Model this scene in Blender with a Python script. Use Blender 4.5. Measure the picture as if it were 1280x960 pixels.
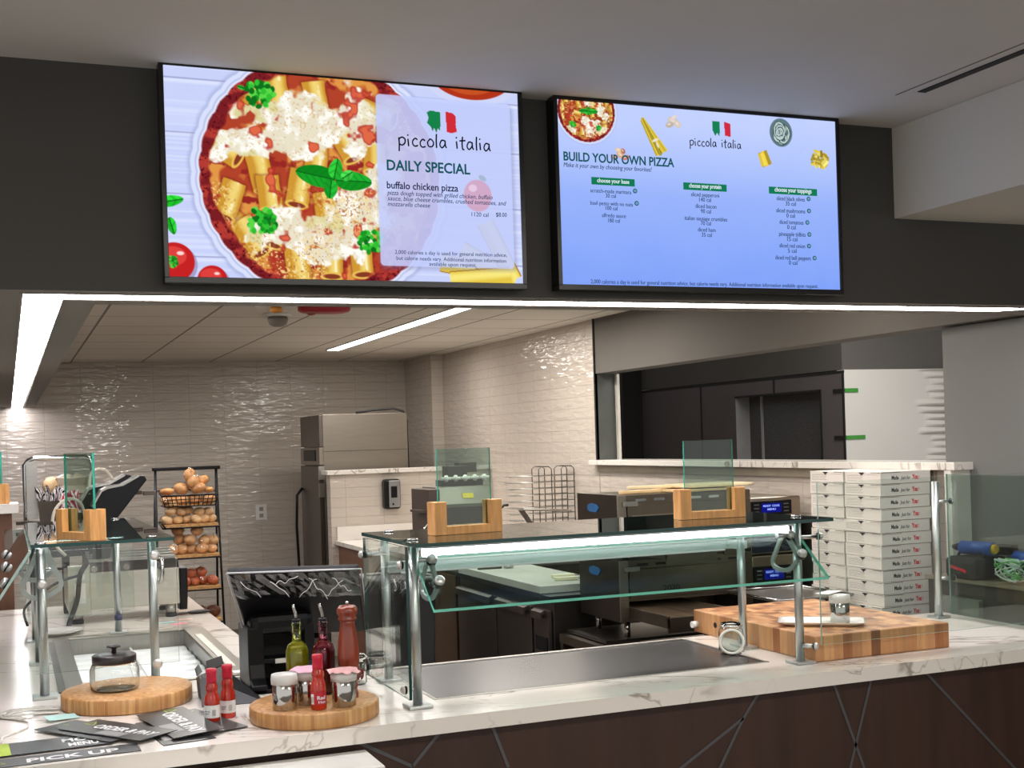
import bpy, math, random
import numpy as np
from math import sin, cos, atan, radians, sqrt, pi
from mathutils import Vector, Matrix
SC = bpy.context.scene
for o in list(bpy.data.objects): bpy.data.objects.remove(o)
COL = SC.collection
rnd = random.Random(5)

# ------------------------------------------------------------------ camera
F = 1558.; PSI = atan(632 / 1558.); ROLL = radians(1.776); EYE = 1.63
cam_d = bpy.data.cameras.new('camera'); cam = bpy.data.objects.new('camera', cam_d); COL.objects.link(cam)
R0 = Vector((cos(PSI), -sin(PSI), 0)); U0 = Vector((0, 0, 1)); B0 = Vector((-sin(PSI), -cos(PSI), 0))
ix = R0 * cos(ROLL) - U0 * sin(ROLL); iy = R0 * sin(ROLL) + U0 * cos(ROLL)
m = Matrix.Identity(4)
for i in range(3): m[i][0] = ix[i]; m[i][1] = iy[i]; m[i][2] = B0[i]
m[2][3] = EYE
cam.matrix_world = m
cam_d.sensor_width = 36; cam_d.lens = F / 1280 * 36; cam_d.shift_y = 70.4 / 1280
cam_d.clip_start = .05; cam_d.clip_end = 100
SC.camera = cam

# ------------------------------------------------------------------ view, world, lamps and added fills
SC.view_settings.view_transform = 'Standard'; SC.view_settings.look = 'None'
SC.view_settings.gamma = 1; SC.view_settings.use_curve_mapping = False
SC.view_settings.exposure = 0.42
W = bpy.data.worlds.new('world'); SC.world = W; W.use_nodes = True
W.node_tree.nodes['Background'].inputs[0].default_value = (.95, .93, .90, 1)
W.node_tree.nodes['Background'].inputs[1].default_value = .74
def area(name, loc, sx, sy, power, col=(1, .95, .88), rot=(0, 0, 0)):
    l = bpy.data.lights.new(name, 'AREA'); l.shape = 'RECTANGLE'; l.size = sx; l.size_y = sy
    l.energy = power; l.color = col
    o = bpy.data.objects.new(name, l); COL.objects.link(o); o.location = loc; o.rotation_euler = rot
    return o
K_STRIP = 18.0      # emission of the white strip lights
area('kitchen_fill', (2.1, 4.6, 2.40), 2.2, .15, 26)  # these four are added fills that brighten the kitchen, without fittings
area('kitchen_fill', (3.0, 7.2, 2.40), .15, 2.0, 24)
area('kitchen_fill', (1.0, 7.6, 2.40), .15, 2.4, 24)
area('kitchen_fill', (2.6, 9.6, 2.40), 1.2, .15, 12)
area('dining_fill', (1.4, 0.6, 2.59), 3.0, .5, 52)  # these three are added fills, out of view, lighting the front room
area('dining_fill', (3.9, -1.6, 2.30), 2.0, .6, 48)
area('dining_fill', (-1.5, -1.6, 2.59), 2.0, .6, 34)
area('corridor_lamp', (4.9, 5.9, 2.85), 1.2, 1.6, 46)

# pixel of the 1280x960 photograph -> point on a plane of the room
def P(x, y, X=None, Y=None, Z=None):
    dx = x - 640; dy = y - 550.4
    u = dx * cos(ROLL) - dy * sin(ROLL); v = dx * sin(ROLL) + dy * cos(ROLL)
    r = (F * sin(PSI) + u * cos(PSI), F * cos(PSI) - u * sin(PSI), -v)
    t = (Z - EYE) / r[2] if Z is not None else (X / r[0] if X is not None else Y / r[1])
    return Vector((r[0] * t, r[1] * t, EYE + r[2] * t))

# ------------------------------------------------------------------ materials
def lin(c):
    return tuple(((v / 255) / 12.92 if v / 255 <= .04045 else ((v / 255 + .055) / 1.055) ** 2.4) for v in c[:3]) + (1,)
class NT:
    def __init__(s, name):
        s.m = bpy.data.materials.new(name); s.m.use_nodes = True; s.t = s.m.node_tree; s.t.nodes.clear()
        s.out = s.t.nodes.new('ShaderNodeOutputMaterial')
    def n(s, kind, **kw):
        nd = s.t.nodes.new('ShaderNode' + kind)
        for k, v in kw.items():
            if k.startswith('_'): setattr(nd, k[1:], v)
        return nd
    def l(s, a, b): s.t.links.new(a, b)
    def coord(s, scale=(1, 1, 1), kind='Object', rot=(0, 0, 0)):
        tc = s.n('TexCoord'); mp = s.n('Mapping'); mp.inputs['Scale'].default_value = scale
        mp.inputs['Rotation'].default_value = rot
        if kind == 'World':
            g = s.n('NewGeometry'); s.l(g.outputs['Position'], mp.inputs[0])
        else: s.l(tc.outputs[kind], mp.inputs[0])
        return mp.outputs[0]
    def ramp(s, fac, stops):
        r = s.n('ValToRGB'); e = r.color_ramp.elements
        while len(e) < len(stops): e.new(.5)
        for q, (p, c) in enumerate(stops): e[q].position = p; e[q].color = c
        s.l(fac, r.inputs[0]); return r.outputs[0]
    def bsdf(s, rough=.5, metal=0):
        b = s.n('BsdfPrincipled'); b.inputs['Roughness'].default_value = rough; b.inputs['Metallic'].default_value = metal
        s.l(b.outputs[0], s.out.inputs[0]); return b
    def bump(s, h, b, strength=.2, dist=.01):
        bp = s.n('Bump'); bp.inputs['Strength'].default_value = strength; bp.inputs['Distance'].default_value = dist
        s.l(h, bp.inputs['Height']); s.l(bp.outputs[0], b.inputs['Normal'])
MATS = {}
def mat(name, c, rough=.5, metal=0, var=.06, scale=6, bump=0, stretch=(1, 1, 1), spec=None, coat=0, kind='World'):
    if name in MATS: return MATS[name]
    t = NT(name); b = t.bsdf(rough, metal)
    nz = t.n('TexNoise'); nz.inputs['Scale'].default_value = scale; nz.inputs['Detail'].default_value = 4
    t.l(t.coord(stretch, kind), nz.inputs['Vector'])
    a = lin(c); lo = tuple(v * (1 - var * 2) for v in a[:3]) + (1,); hi = tuple(min(1, v * (1 + var * 2)) for v in a[:3]) + (1,)
    t.l(t.ramp(nz.outputs['Fac'], [(.3, lo), (.7, hi)]), b.inputs['Base Color'])
    if bump: t.bump(nz.outputs['Fac'], b, bump, .004)
    if spec is not None: b.inputs['Specular IOR Level'].default_value = spec
    if coat: b.inputs['Coat Weight'].default_value = coat; b.inputs['Coat Roughness'].default_value = .08
    MATS[name] = t.m; return t.m
def emis(name, c, k):
    if name in MATS: return MATS[name]
    t = NT(name); e = t.n('Emission'); e.inputs[0].default_value = lin(c); e.inputs[1].default_value = k * (.76 if k < 2 else 1)
    t.l(e.outputs[0], t.out.inputs[0]); MATS[name] = t.m; return t.m
def glass(name, tint=(235, 245, 240), refl=1.0, ior=1.5, rough=0.0):
    if name in MATS: return MATS[name]
    t = NT(name); tr = t.n('BsdfTransparent'); tr.inputs[0].default_value = lin(tint)
    gl = t.n('BsdfGlossy'); gl.inputs['Roughness'].default_value = rough; gl.inputs['Color'].default_value = (refl, refl, refl, 1)
    # both sides of a pane reflect alike: undo the inversion of the index on back faces
    g = t.n('NewGeometry'); mr = t.n('MapRange'); t.l(g.outputs['Backfacing'], mr.inputs[0]); mr.inputs[3].default_value = ior; mr.inputs[4].default_value = 1 / ior
    fr = t.n('Fresnel'); t.l(mr.outputs[0], fr.inputs[0])
    mx = t.n('MixShader'); t.l(fr.outputs[0], mx.inputs[0]); t.l(tr.outputs[0], mx.inputs[1]); t.l(gl.outputs[0], mx.inputs[2])
    t.l(mx.outputs[0], t.out.inputs[0]); MATS[name] = t.m; return t.m
def refr(name, tint, rough=0.0, ior=1.45):
    if name in MATS: return MATS[name]
    t = NT(name); b = t.bsdf(rough); b.inputs['Base Color'].default_value = lin(tint)
    b.inputs['Transmission Weight'].default_value = 1; b.inputs['IOR'].default_value = ior
    MATS[name] = t.m; return t.m
def steel(name, c=(170, 168, 162), rough=.3, stretch=(2, 2, 60), var=.08):
    if name in MATS: return MATS[name]
    t = NT(name); b = t.bsdf(rough, 1)
    nz = t.n('TexNoise'); nz.inputs['Scale'].default_value = 3; nz.inputs['Detail'].default_value = 6
    t.l(t.coord(stretch, 'World'), nz.inputs['Vector'])
    a = lin(c); t.l(t.ramp(nz.outputs['Fac'], [(.25, tuple(v * (1 - var) for v in a[:3]) + (1,)), (.75, tuple(min(1, v * (1 + var)) for v in a[:3]) + (1,))]), b.inputs['Base Color'])
    t.bump(nz.outputs['Fac'], b, .08, .001)
    MATS[name] = t.m; return t.m
def tile_mat(name, axes, c=(196, 186, 174), w=.305, h=.0765):
    t = NT(name); b = t.bsdf(.085)
    g = t.n('NewGeometry'); sp = t.n('SeparateXYZ'); t.l(g.outputs['Position'], sp.inputs[0])
    cb = t.n('CombineXYZ'); t.l(sp.outputs[axes[0]], cb.inputs[0]); t.l(sp.outputs['Z'], cb.inputs[1])
    br = t.n('TexBrick'); br.offset = 0; br.offset_frequency = 1; br.squash_frequency = 1
    br.inputs['Scale'].default_value = 1; br.inputs['Brick Width'].default_value = w; br.inputs['Row Height'].default_value = h
    br.inputs['Mortar Size'].default_value = .0016; br.inputs['Mortar Smooth'].default_value = .4
    a = lin(c); br.inputs['Color1'].default_value = a; br.inputs['Color2'].default_value = tuple(v * .965 for v in a[:3]) + (1,)
    br.inputs['Mortar'].default_value = tuple(v * .72 for v in a[:3]) + (1,)
    t.l(cb.outputs[0], br.inputs['Vector']); t.l(br.outputs['Color'], b.inputs['Base Color'])
    mp = t.n('Mapping'); mp.inputs['Scale'].default_value = (7, 24, 1); t.l(cb.outputs[0], mp.inputs[0])
    nz = t.n('TexNoise'); nz.inputs['Scale'].default_value = 1.2; nz.inputs['Detail'].default_value = 1.5; t.l(mp.outputs[0], nz.inputs['Vector'])
    mm = t.n('Math', _operation='MULTIPLY_ADD'); t.l(br.outputs['Fac'], mm.inputs[0]); mm.inputs[1].default_value = -.35; t.l(nz.outputs['Fac'], mm.inputs[2])
    t.bump(mm.outputs[0], b, .75, .012)
    return t.m
def grid_mat(name, c, step=.59, line=.007, x0=.1, y0=.0):
    t = NT(name); b = t.bsdf(.85)
    g = t.n('NewGeometry'); mp = t.n('Mapping'); mp.inputs['Location'].default_value = (x0, y0, 0); t.l(g.outputs['Position'], mp.inputs[0])
    br = t.n('TexBrick'); br.offset = 0; br.offset_frequency = 1
    br.inputs['Scale'].default_value = 1; br.inputs['Brick Width'].default_value = step; br.inputs['Row Height'].default_value = step
    br.inputs['Mortar Size'].default_value = line; br.inputs['Mortar Smooth'].default_value = .1
    a = lin(c); br.inputs['Color1'].default_value = a; br.inputs['Color2'].default_value = tuple(v * .97 for v in a[:3]) + (1,)
    br.inputs['Mortar'].default_value = tuple(v * .30 for v in a[:3]) + (1,)
    t.l(mp.outputs[0], br.inputs['Vector']); t.l(br.outputs['Color'], b.inputs['Base Color'])
    nz = t.n('TexNoise'); nz.inputs['Scale'].default_value = 60; t.l(g.outputs['Position'], nz.inputs['Vector']); t.bump(nz.outputs['Fac'], b, .08, .003)
    return t.m
def quartz():
    t = NT('white_quartz'); b = t.bsdf(.16)
    co = t.coord((1, 1, 1), 'World', (0, 0, .5))
    def vein(scale, stretch, width, dist, seedv):
        mp = t.n('Mapping'); mp.inputs['Scale'].default_value = stretch; mp.inputs['Location'].default_value = (seedv, seedv * .7, 0); t.l(co, mp.inputs[0])
        nz = t.n('TexNoise'); nz.inputs['Scale'].default_value = scale; nz.inputs['Detail'].default_value = 5; nz.inputs['Distortion'].default_value = dist
        t.l(mp.outputs[0], nz.inputs['Vector'])
        s_ = t.n('Math', _operation='SUBTRACT'); t.l(nz.outputs['Fac'], s_.inputs[0]); s_.inputs[1].default_value = .5
        a_ = t.n('Math', _operation='ABSOLUTE'); t.l(s_.outputs[0], a_.inputs[0])
        return t.ramp(a_.outputs[0], [(0, (1, 1, 1, 1)), (width, (0, 0, 0, 1))])
    v1 = vein(1.2, (.6, 2.2, 1), .011, .8, 5.3); v2 = vein(2.2, (.6, 2.0, 1), .005, .5, 2.4)
    n2 = t.n('TexNoise'); n2.inputs['Scale'].default_value = 2; t.l(co, n2.inputs['Vector'])
    mk = t.ramp(n2.outputs['Fac'], [(.36, (0, 0, 0, 1)), (.52, (1, 1, 1, 1))])
    mx = t.n('MixRGB', _blend_type='ADD'); mx.inputs[0].default_value = .75; t.l(v1, mx.inputs[1]); t.l(v2, mx.inputs[2])
    mu = t.n('MixRGB', _blend_type='MULTIPLY'); mu.inputs[0].default_value = 1; t.l(mx.outputs[0], mu.inputs[1]); t.l(mk, mu.inputs[2])
    fin = t.n('MixRGB'); fin.inputs[1].default_value = lin((228, 222, 214)); fin.inputs[2].default_value = lin((158, 148, 138)); t.l(mu.outputs[0], fin.inputs[0])
    t.l(fin.outputs[0], b.inputs['Base Color']); return t.m
def block_wood(name, w, cols, grain=40, rough=.45, vert=False):
    """strips / end-grain blocks: one random tone for each cell of the object's own x,y grid"""
    t = NT(name); b = t.bsdf(rough)
    tc = t.n('TexCoord'); sp = t.n('SeparateXYZ'); t.l(tc.outputs['Object'], sp.inputs[0])
    fl = []
    for q, ax in enumerate('XY'):
        ad = t.n('Math', _operation='MULTIPLY_ADD'); t.l(sp.outputs[ax], ad.inputs[0]); ad.inputs[1].default_value = 1 / w[q]; ad.inputs[2].default_value = 50.37
        f = t.n('Math', _operation='FLOOR'); t.l(ad.outputs[0], f.inputs[0]); fl.append(f.outputs[0])
    cb = t.n('CombineXYZ'); t.l(fl[0], cb.inputs[0]); t.l(fl[1], cb.inputs[1])
    wn = t.n('TexWhiteNoise'); t.l(cb.outputs[0], wn.inputs['Vector'])
    base = t.ramp(wn.outputs['Value'], [(i / (len(cols) - 1), lin(c)) for i, c in enumerate(cols)])
    mp = t.n('Mapping'); mp.inputs['Scale'].default_value = (grain, grain, grain * .12); t.l(tc.outputs['Object'], mp.inputs[0])
    nz = t.n('TexNoise'); nz.inputs['Scale'].default_value = 1.5; nz.inputs['Detail'].default_value = 5; t.l(mp.outputs[0], nz.inputs['Vector'])
    g = t.ramp(nz.outputs['Fac'], [(.3, (.72, .68, .62, 1)), (.65, (1.0, 1.0, 1.0, 1))])
    mu = t.n('MixRGB', _blend_type='MULTIPLY'); mu.inputs[0].default_value = .8; t.l(base, mu.inputs[1]); t.l(g, mu.inputs[2])
    t.l(mu.outputs[0], b.inputs['Base Color']); return t.m
def vcol_mat(name, k=1.0, attr='paint'):
    t = NT(name); a = t.n('Attribute'); a.attribute_name = attr
    e = t.n('Emission'); t.l(a.outputs['Color'], e.inputs[0]); e.inputs[1].default_value = k * .76
    t.l(e.outputs[0], t.out.inputs[0]); return t.m

M_tileX = tile_mat('glazed_tile_back', 'X'); M_tileY = tile_mat('glazed_tile_side', 'Y', (200, 189, 178))
M_quartz = quartz()
M_steel = steel('brushed_steel'); M_steelh = steel('brushed_steel_horizontal', (165, 162, 156), .34, (60, 2, 2))
M_dsteel = steel('dark_steel', (92, 88, 84), .36); M_chrome = steel('chrome', (205, 205, 205), .12, (1, 1, 1), .02)
M_satin = steel('satin_steel', (192, 196, 194), .38, (3, 3, 3), .03)
M_alu = mat('pale_grey_metal', (150, 158, 154), .45, .3, .02)
M_black = mat('black_plastic', (13, 13, 15), .38, 0, .05, spec=.25); M_blackm = mat('black_matte', (14, 13, 14), .6)
M_bezel = mat('screen_bezel', (8, 8, 10), .25)
M_white = mat('white_plastic', (225, 222, 216), .4, 0, .02)
M_dgrey = mat('dark_grey_paint', (66, 64, 61), .75, 0, .02, 2); M_mgrey = mat('mid_grey_paint', (138, 133, 125), .7, 0, .02, 2)
M_ceil = mat('ceiling_paint', (208, 205, 198), .9, 0, .015, 2)
M_glass = glass('clear_glass', (248, 251, 249), 1.0, 1.55); M_glassg = glass('green_tint_glass', (232, 244, 240))
M_edge = mat('glass_edge_green', (58, 160, 138), .12, 0, .05); M_edged = mat('glass_edge_dark', (14, 58, 54), .12)
M_edgel = mat('glass_edge_pale', (150, 176, 166), .15)
M_brown = mat('dark_brown_wood', (56, 33, 23), .5, 0, .12, 2.5, 0, (8, 8, .7))
M_brown2 = mat('brown_wood', (112, 74, 54), .5, 0, .1, 2.5, 0, (8, 8, .7))
M_bam = block_wood('bamboo', (.009, .009), [(176, 122, 70), (205, 158, 100), (190, 138, 84), (214, 170, 116)], 60)
M_maple = block_wood('end_grain_maple', (.036, .041), [(112, 66, 38), (204, 152, 102), (158, 98, 58), (216, 166, 116), (186, 130, 84), (130, 78, 46), (222, 174, 124)], 40)
M_oak = mat('light_wood', (206, 150, 88), .45, 0, .12, 5, 0, (12, 12, 1.5), kind='Object')
M_led = emis('strip_light', (255, 250, 255), K_STRIP)
M_clear = refr('thin_clear_glass', (250, 252, 250))
M_jar = refr('jar_glass', (252, 254, 253), 0.0, 1.45)
M_film = glass('plastic_film', (225, 225, 228), 1.0, 1.9, .12)

# ------------------------------------------------------------------ mesh builder
def shell(prof, t=.003):
    # closed wall of revolution: outside going up, inside coming down
    inn = [(max(0, r - t), z) for r, z in reversed(prof)]; inn[-1] = (inn[-1][0], prof[0][1] + t); return [(0, prof[0][1])] + list(prof) + inn + [(0, prof[0][1] + t)]
class MB:
    def __init__(s): s.v = []; s.f = []; s.sm = []; s.mi = []; s.cur = 0
    def add(s, vs, fs, smooth=False, mi=None):
        o = len(s.v); s.v += [tuple(v) for v in vs]
        for q, f in enumerate(fs):
            s.f.append(tuple(i + o for i in f)); s.sm.append(smooth if isinstance(smooth, bool) else smooth[q])
            s.mi.append(s.cur if mi is None else (mi if isinstance(mi, int) else mi[q]))
        return s
    def box(s, x0, x1, y0, y1, z0, z1, mi=None):
        vs = [(x, y, z) for z in (z0, z1) for y in (y0, y1) for x in (x0, x1)]
        return s.add(vs, [(0, 2, 3, 1), (4, 5, 7, 6), (0, 1, 5, 4), (2, 6, 7, 3), (0, 4, 6, 2), (1, 3, 7, 5)], False, mi)
    def obox(s, c, size, rot=(0, 0, 0), mi=None):
        from mathutils import Euler
        R = Euler(rot).to_matrix(); c = Vector(c); h = [q / 2 for q in size]
        vs = [c + R @ Vector((a * h[0], b * h[1], d * h[2])) for d in (-1, 1) for b in (-1, 1) for a in (-1, 1)]
        return s.add(vs, [(0, 2, 3, 1), (4, 5, 7, 6), (0, 1, 5, 4), (2, 6, 7, 3), (0, 4, 6, 2), (1, 3, 7, 5)], False, mi)
    def slab4(s, a, b, c, d, t, mi=None):
        """quad a b c d (counter-clockwise seen from outside) thickened inwards by t"""
        a, b, c, d = map(Vector, (a, b, c, d)); n = (b - a).cross(d - a).normalized() * t
        vs = [a, b, c, d, a - n, b - n, c - n, d - n]
        return s.add(vs, [(0, 1, 2, 3), (7, 6, 5, 4), (0, 4, 5, 1), (1, 5, 6, 2), (2, 6, 7, 3), (3, 7, 4, 0)], False, mi)
    def cyl(s, p0, p1, r0, r1=None, n=16, mi=None, cap=True):
        r1 = r0 if r1 is None else r1; p0 = Vector(p0); p1 = Vector(p1); d = (p1 - p0).normalized()
        a = d.orthogonal().normalized(); b = d.cross(a)
        vs = [p0 + (a * cos(2 * pi * i / n) + b * sin(2 * pi * i / n)) * r0 for i in range(n)] + \
             [p1 + (a * cos(2 * pi * i / n) + b * sin(2 * pi * i / n)) * r1 for i in range(n)]
        fs = [(i, (i + 1) % n, n + (i + 1) % n, n + i) for i in range(n)]; sm = [True] * n
        if cap: fs += [tuple(range(n - 1, -1, -1)), tuple(range(n, 2 * n))]; sm += [False, False]
        return s.add(vs, fs, sm, mi)
    def tube(s, pts, r, n=8, mi=None, closed=False, flat=1.0):
        pts = [Vector(p) for p in pts]; N = len(pts); vs = []; prev = None
        for i in range(N):
            a = pts[i - 1] if (i > 0 or closed) else pts[0]; b = pts[(i + 1) % N] if (i < N - 1 or closed) else pts[-1]
            d = (b - a).normalized()
            if prev is None: u = d.orthogonal().normalized()
            else:
                u = prev - d * prev.dot(d); u = u.normalized() if u.length > 1e-6 else d.orthogonal().normalized()
            prev = u; w = d.cross(u)
            for k in range(n): vs.append(pts[i] + (u * cos(2 * pi * k / n) * flat + w * sin(2 * pi * k / n)) * r)
        fs = []
        for i in range(N if closed else N - 1):
            j = (i + 1) % N
            for k in range(n): fs.append((i * n + k, i * n + (k + 1) % n, j * n + (k + 1) % n, j * n + k))
        sm = [True] * len(fs)
        if not closed: fs += [tuple(range(n - 1, -1, -1)), tuple(range((N - 1) * n, N * n))]; sm += [False, False]
        return s.add(vs, fs, sm, mi)
    def lathe(s, prof, c=(0, 0, 0), n=28, sx=1, sy=1, mi=None, rz=0):
        vs = []; fs = []; cx, cy, cz = c
        for r, z in prof:
            for k in range(n):
                a = 2 * pi * k / n; x = cos(a) * r * sx; y = sin(a) * r * sy
                vs.append((cx + x * cos(rz) - y * sin(rz), cy + x * sin(rz) + y * cos(rz), cz + z))
        L = len(prof)
        for i in range(L - 1):
            for k in range(n): fs.append((i * n + k, i * n + (k + 1) % n, (i + 1) * n + (k + 1) % n, (i + 1) * n + k))
        sm = [True] * len(fs)
        if prof[0][0] > 1e-5: fs.append(tuple(range(n - 1, -1, -1))); sm.append(False)
        if prof[-1][0] > 1e-5: fs.append(tuple(range((L - 1) * n, L * n))); sm.append(False)
        return s.add(vs, fs, sm, mi)
    def prism(s, poly, ax, a, b, mi=None, smooth=False):
        """poly: 2-D points; ax 'x': (y,z) extruded in x, 'y': (x,z), 'z': (x,y)"""
        def pt(p, t): return (t, p[0], p[1]) if ax == 'x' else ((p[0], t, p[1]) if ax == 'y' else (p[0], p[1], t))
        n = len(poly); vs = [pt(p, a) for p in poly] + [pt(p, b) for p in poly]
        fs = [tuple(range(n - 1, -1, -1)), tuple(range(n, 2 * n))] + [(i, (i + 1) % n, n + (i + 1) % n, n + i) for i in range(n)]
        return s.add(vs, fs, [False, False] + [smooth] * n, mi)
    def ell(s, c, r, n=14, m_=9, rot=(0, 0, 0), jit=0, mi=None, power=1.0):
        from mathutils import Euler
        R = Euler(rot).to_matrix(); c = Vector(c); vs = []; fs = []
        def sp(v): return (abs(v) ** power) * (1 if v >= 0 else -1)
        for i in range(m_ + 1):
            th = pi * i / m_
            for k in range(n):
                a = 2 * pi * k / n; q = 1 + (rnd.uniform(-jit, jit) if 0 < i < m_ else 0)
                vs.append(c + R @ Vector((sp(sin(th)) * sp(cos(a)) * r[0] * q, sp(sin(th)) * sp(sin(a)) * r[1] * q, sp(cos(th)) * r[2] * q)))
        for i in range(m_):
            for k in range(n): fs.append((i * n + k, (i + 1) * n + k, (i + 1) * n + (k + 1) % n, i * n + (k + 1) % n))
        return s.add(vs, fs, True, mi)
    def build(s, name, mats, parent=None, bevel=0, label=None, fix=True, place=None, rot=None):
        me = bpy.data.meshes.new(name)
        off = Vector((0, 0, 0))
        if parent is not None and parent.get('_w') is not None: off = Vector(parent['_w'])
        off0 = off
        if place is not None: off = Vector((0, 0, 0))
        me.from_pydata([(v[0] - off[0], v[1] - off[1], v[2] - off[2]) for v in s.v], [], s.f)
        me.polygons.foreach_set('use_smooth', s.sm); me.polygons.foreach_set('material_index', s.mi)
        for q in (mats if isinstance(mats, (list, tuple)) else [mats]): me.materials.append(q)
        me.update(); 
        if fix:
            import bmesh
            bm = bmesh.new(); bm.from_mesh(me); bmesh.ops.remove_doubles(bm, verts=bm.verts, dist=1e-6)
            bmesh.ops.recalc_face_normals(bm, faces=bm.faces); bm.to_mesh(me); bm.free()
        o = bpy.data.objects.new(name, me); COL.objects.link(o)
        if parent is not None:
            o.parent = parent
            if parent.get('_w') is not None: o['_w'] = parent['_w']
        if place is not None: o.location = Vector(place) - off0; o.rotation_euler = rot or (0, 0, 0)
        if bevel:
            b = o.modifiers.new('bevel', 'BEVEL'); b.width = bevel; b.segments = 2; b.limit_method = 'ANGLE'
        if label: o['label'] = label
        return o
def glassbox(x0, x1, y0, y1, z0, z1):
    """pane: the two largest faces are slot 0 (clear), the four edges slot 1"""
    b = MB(); d = (x1 - x0, y1 - y0, z1 - z0); k = d.index(min(d))
    mi = {0: [1, 1, 1, 1, 0, 0], 1: [1, 1, 0, 0, 1, 1], 2: [0, 0, 1, 1, 1, 1]}[k]
    return b.box(x0, x1, y0, y1, z0, z1, mi)
def thing(name, label, cat, loc=(0, 0, 0), rz=0, group=None, world=False):
    """Empty at the thing's base; world=True: its parts are given in room coordinates"""
    o = bpy.data.objects.new(name, None); COL.objects.link(o); o.location = loc; o.rotation_euler = (0, 0, rz)
    o.empty_display_size = .05
    o['label'] = label; o['category'] = cat
    if group: o['group'] = group
    if world: o['_w'] = list(loc)
    return o
def tag(o, label, cat, group=None, kind=None):
    o['label'] = label; o['category'] = cat
    if group: o['group'] = group
    if kind: o['kind'] = kind
    return o
def struct(name, mb, mats, label=None, bevel=0):
    o = mb.build(name, mats, None, bevel); o['kind'] = 'structure'
    if label: o['label'] = label
    return o
def dup(root, loc=None, rz=None, label=None, group=None):
    def cp(o, par):
        c = o.copy(); COL.objects.link(c); c.parent = par
        for ch in [q for q in bpy.data.objects if q.parent == o]: cp(ch, c)
        return c
    r = cp(root, None)
    if loc is not None: r.location = loc
    if rz is not None: r.rotation_euler = (0, 0, rz)
    if label: r['label'] = label
    if group: r['group'] = group
    return r
def sm(pts, n=5):
    p = [Vector(q) for q in pts]; p = [p[0]] + p + [p[-1]]; o = []
    for i in range(1, len(p) - 2):
        for k in range(n):
            t = k / n; o.append(.5 * ((2 * p[i]) + (p[i + 1] - p[i - 1]) * t + (2 * p[i - 1] - 5 * p[i] + 4 * p[i + 1] - p[i + 2]) * t * t + (3 * p[i] - p[i - 1] - 3 * p[i + 1] + p[i + 2]) * t ** 3))
    return o + [p[-2]]
HAND = {'p': (.9, [[(0, .95), (.03, .2), (0, -.75)], [(0, .75), (.3, 1.02), (.6, .8), (.58, .3), (.3, .02), (.02, .18)]]), 'i': (.42, [[(0, .92), (.03, .45), (.05, 0)], [(-.02, 1.32), (.03, 1.46)]]),
    'c': (.76, [[(.52, .82), (.3, 1.0), (.04, .6), (.1, .14), (.32, .0), (.55, .12)]]), 'o': (.88, [[(.3, 1.0), (.02, .6), (.14, .06), (.5, .1), (.62, .6), (.36, 1.0), (.2, .95)]]), 'l': (.38, [[(.06, 1.75), (.02, .9), (.04, 0)]]),
    'a': (.95, [[(.52, .88), (.2, .96), (.0, .4), (.2, .0), (.5, .42), (.54, .95), (.56, .3), (.68, .02)]]), 't': (.66, [[(.22, 1.62), (.16, .8), (.2, .05), (.36, .02)], [(-.1, 1.08), (.5, 1.16)]]), ' ': (.75, [])}
def put_hand(mb, s, org, ux, uy, width, xh):
    tot = sum(HAND[c][0] for c in s) - .2; k = width / tot; x = 0; org = Vector(org); ux = Vector(ux); uy = Vector(uy)
    for q, c in enumerate(s):
        dy = (.04, -.03, .02, -.05)[q % 4]
        for st in HAND[c][1]: mb.tube(sm([org + ux * ((x + a) * k) + uy * ((b + dy) * xh) for a, b in st], 3), xh * .095, 6)
        x += HAND[c][0]
def text_geo(s, extrude=.0004, bold=0, shear=0):
    cu = bpy.data.curves.new('t', 'FONT'); cu.body = s; cu.extrude = extrude; cu.offset = bold; cu.shear = shear; cu.resolution_u = 3
    ob = bpy.data.objects.new('t', cu); COL.objects.link(ob)
    me = bpy.data.meshes.new_from_object(ob.evaluated_get(bpy.context.evaluated_depsgraph_get()))
    vs = [tuple(v.co) for v in me.vertices]; fs = [tuple(p.vertices) for p in me.polygons]
    bpy.data.objects.remove(ob); bpy.data.curves.remove(cu); bpy.data.meshes.remove(me)
    return vs, fs
def put_text(mb, s, org, ux, uy, width, height, mi=None, thick=.0006, bold=0, shear=0, align='L'):
    """lettering: lower-left org, unit vectors ux, uy, stretched to width; height = cap height"""
    vs, fs = text_geo(s, .5, bold, shear)
    if not vs: return
    org = Vector(org); ux = Vector(ux).normalized(); uy = Vector(uy).normalized(); nz = ux.cross(uy)
    x0 = min(v[0] for v in vs); x1 = max(v[0] for v in vs); k = width / (x1 - x0); h = height / .70
    mb.add([org + ux * ((v[0] - x0) * k) + uy * (v[1] * h) + nz * (v[2] * thick) for v in vs], fs, False, mi)
# ================================================================== SETTING
ZS = 2.04; ZC = 2.42; ZF = 2.615; YS = 3.31; YB = 11.4
M_floor = grid_mat('floor_tile', (98, 90, 82), .45, .004)
struct('floor', MB().box(-3, 8, -4, 14, -.06, 0), M_floor)
struct('ceiling', MB().box(-3, 6, -4, YS, ZF, ZF + .08), M_ceil)
struct('ceiling', MB().box(-2.0, 3.70, 3.60, YB, ZC, ZC + .08), grid_mat('ceiling_tile', (226, 218, 206), .59, .008, .055 - .0, .12))
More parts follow.
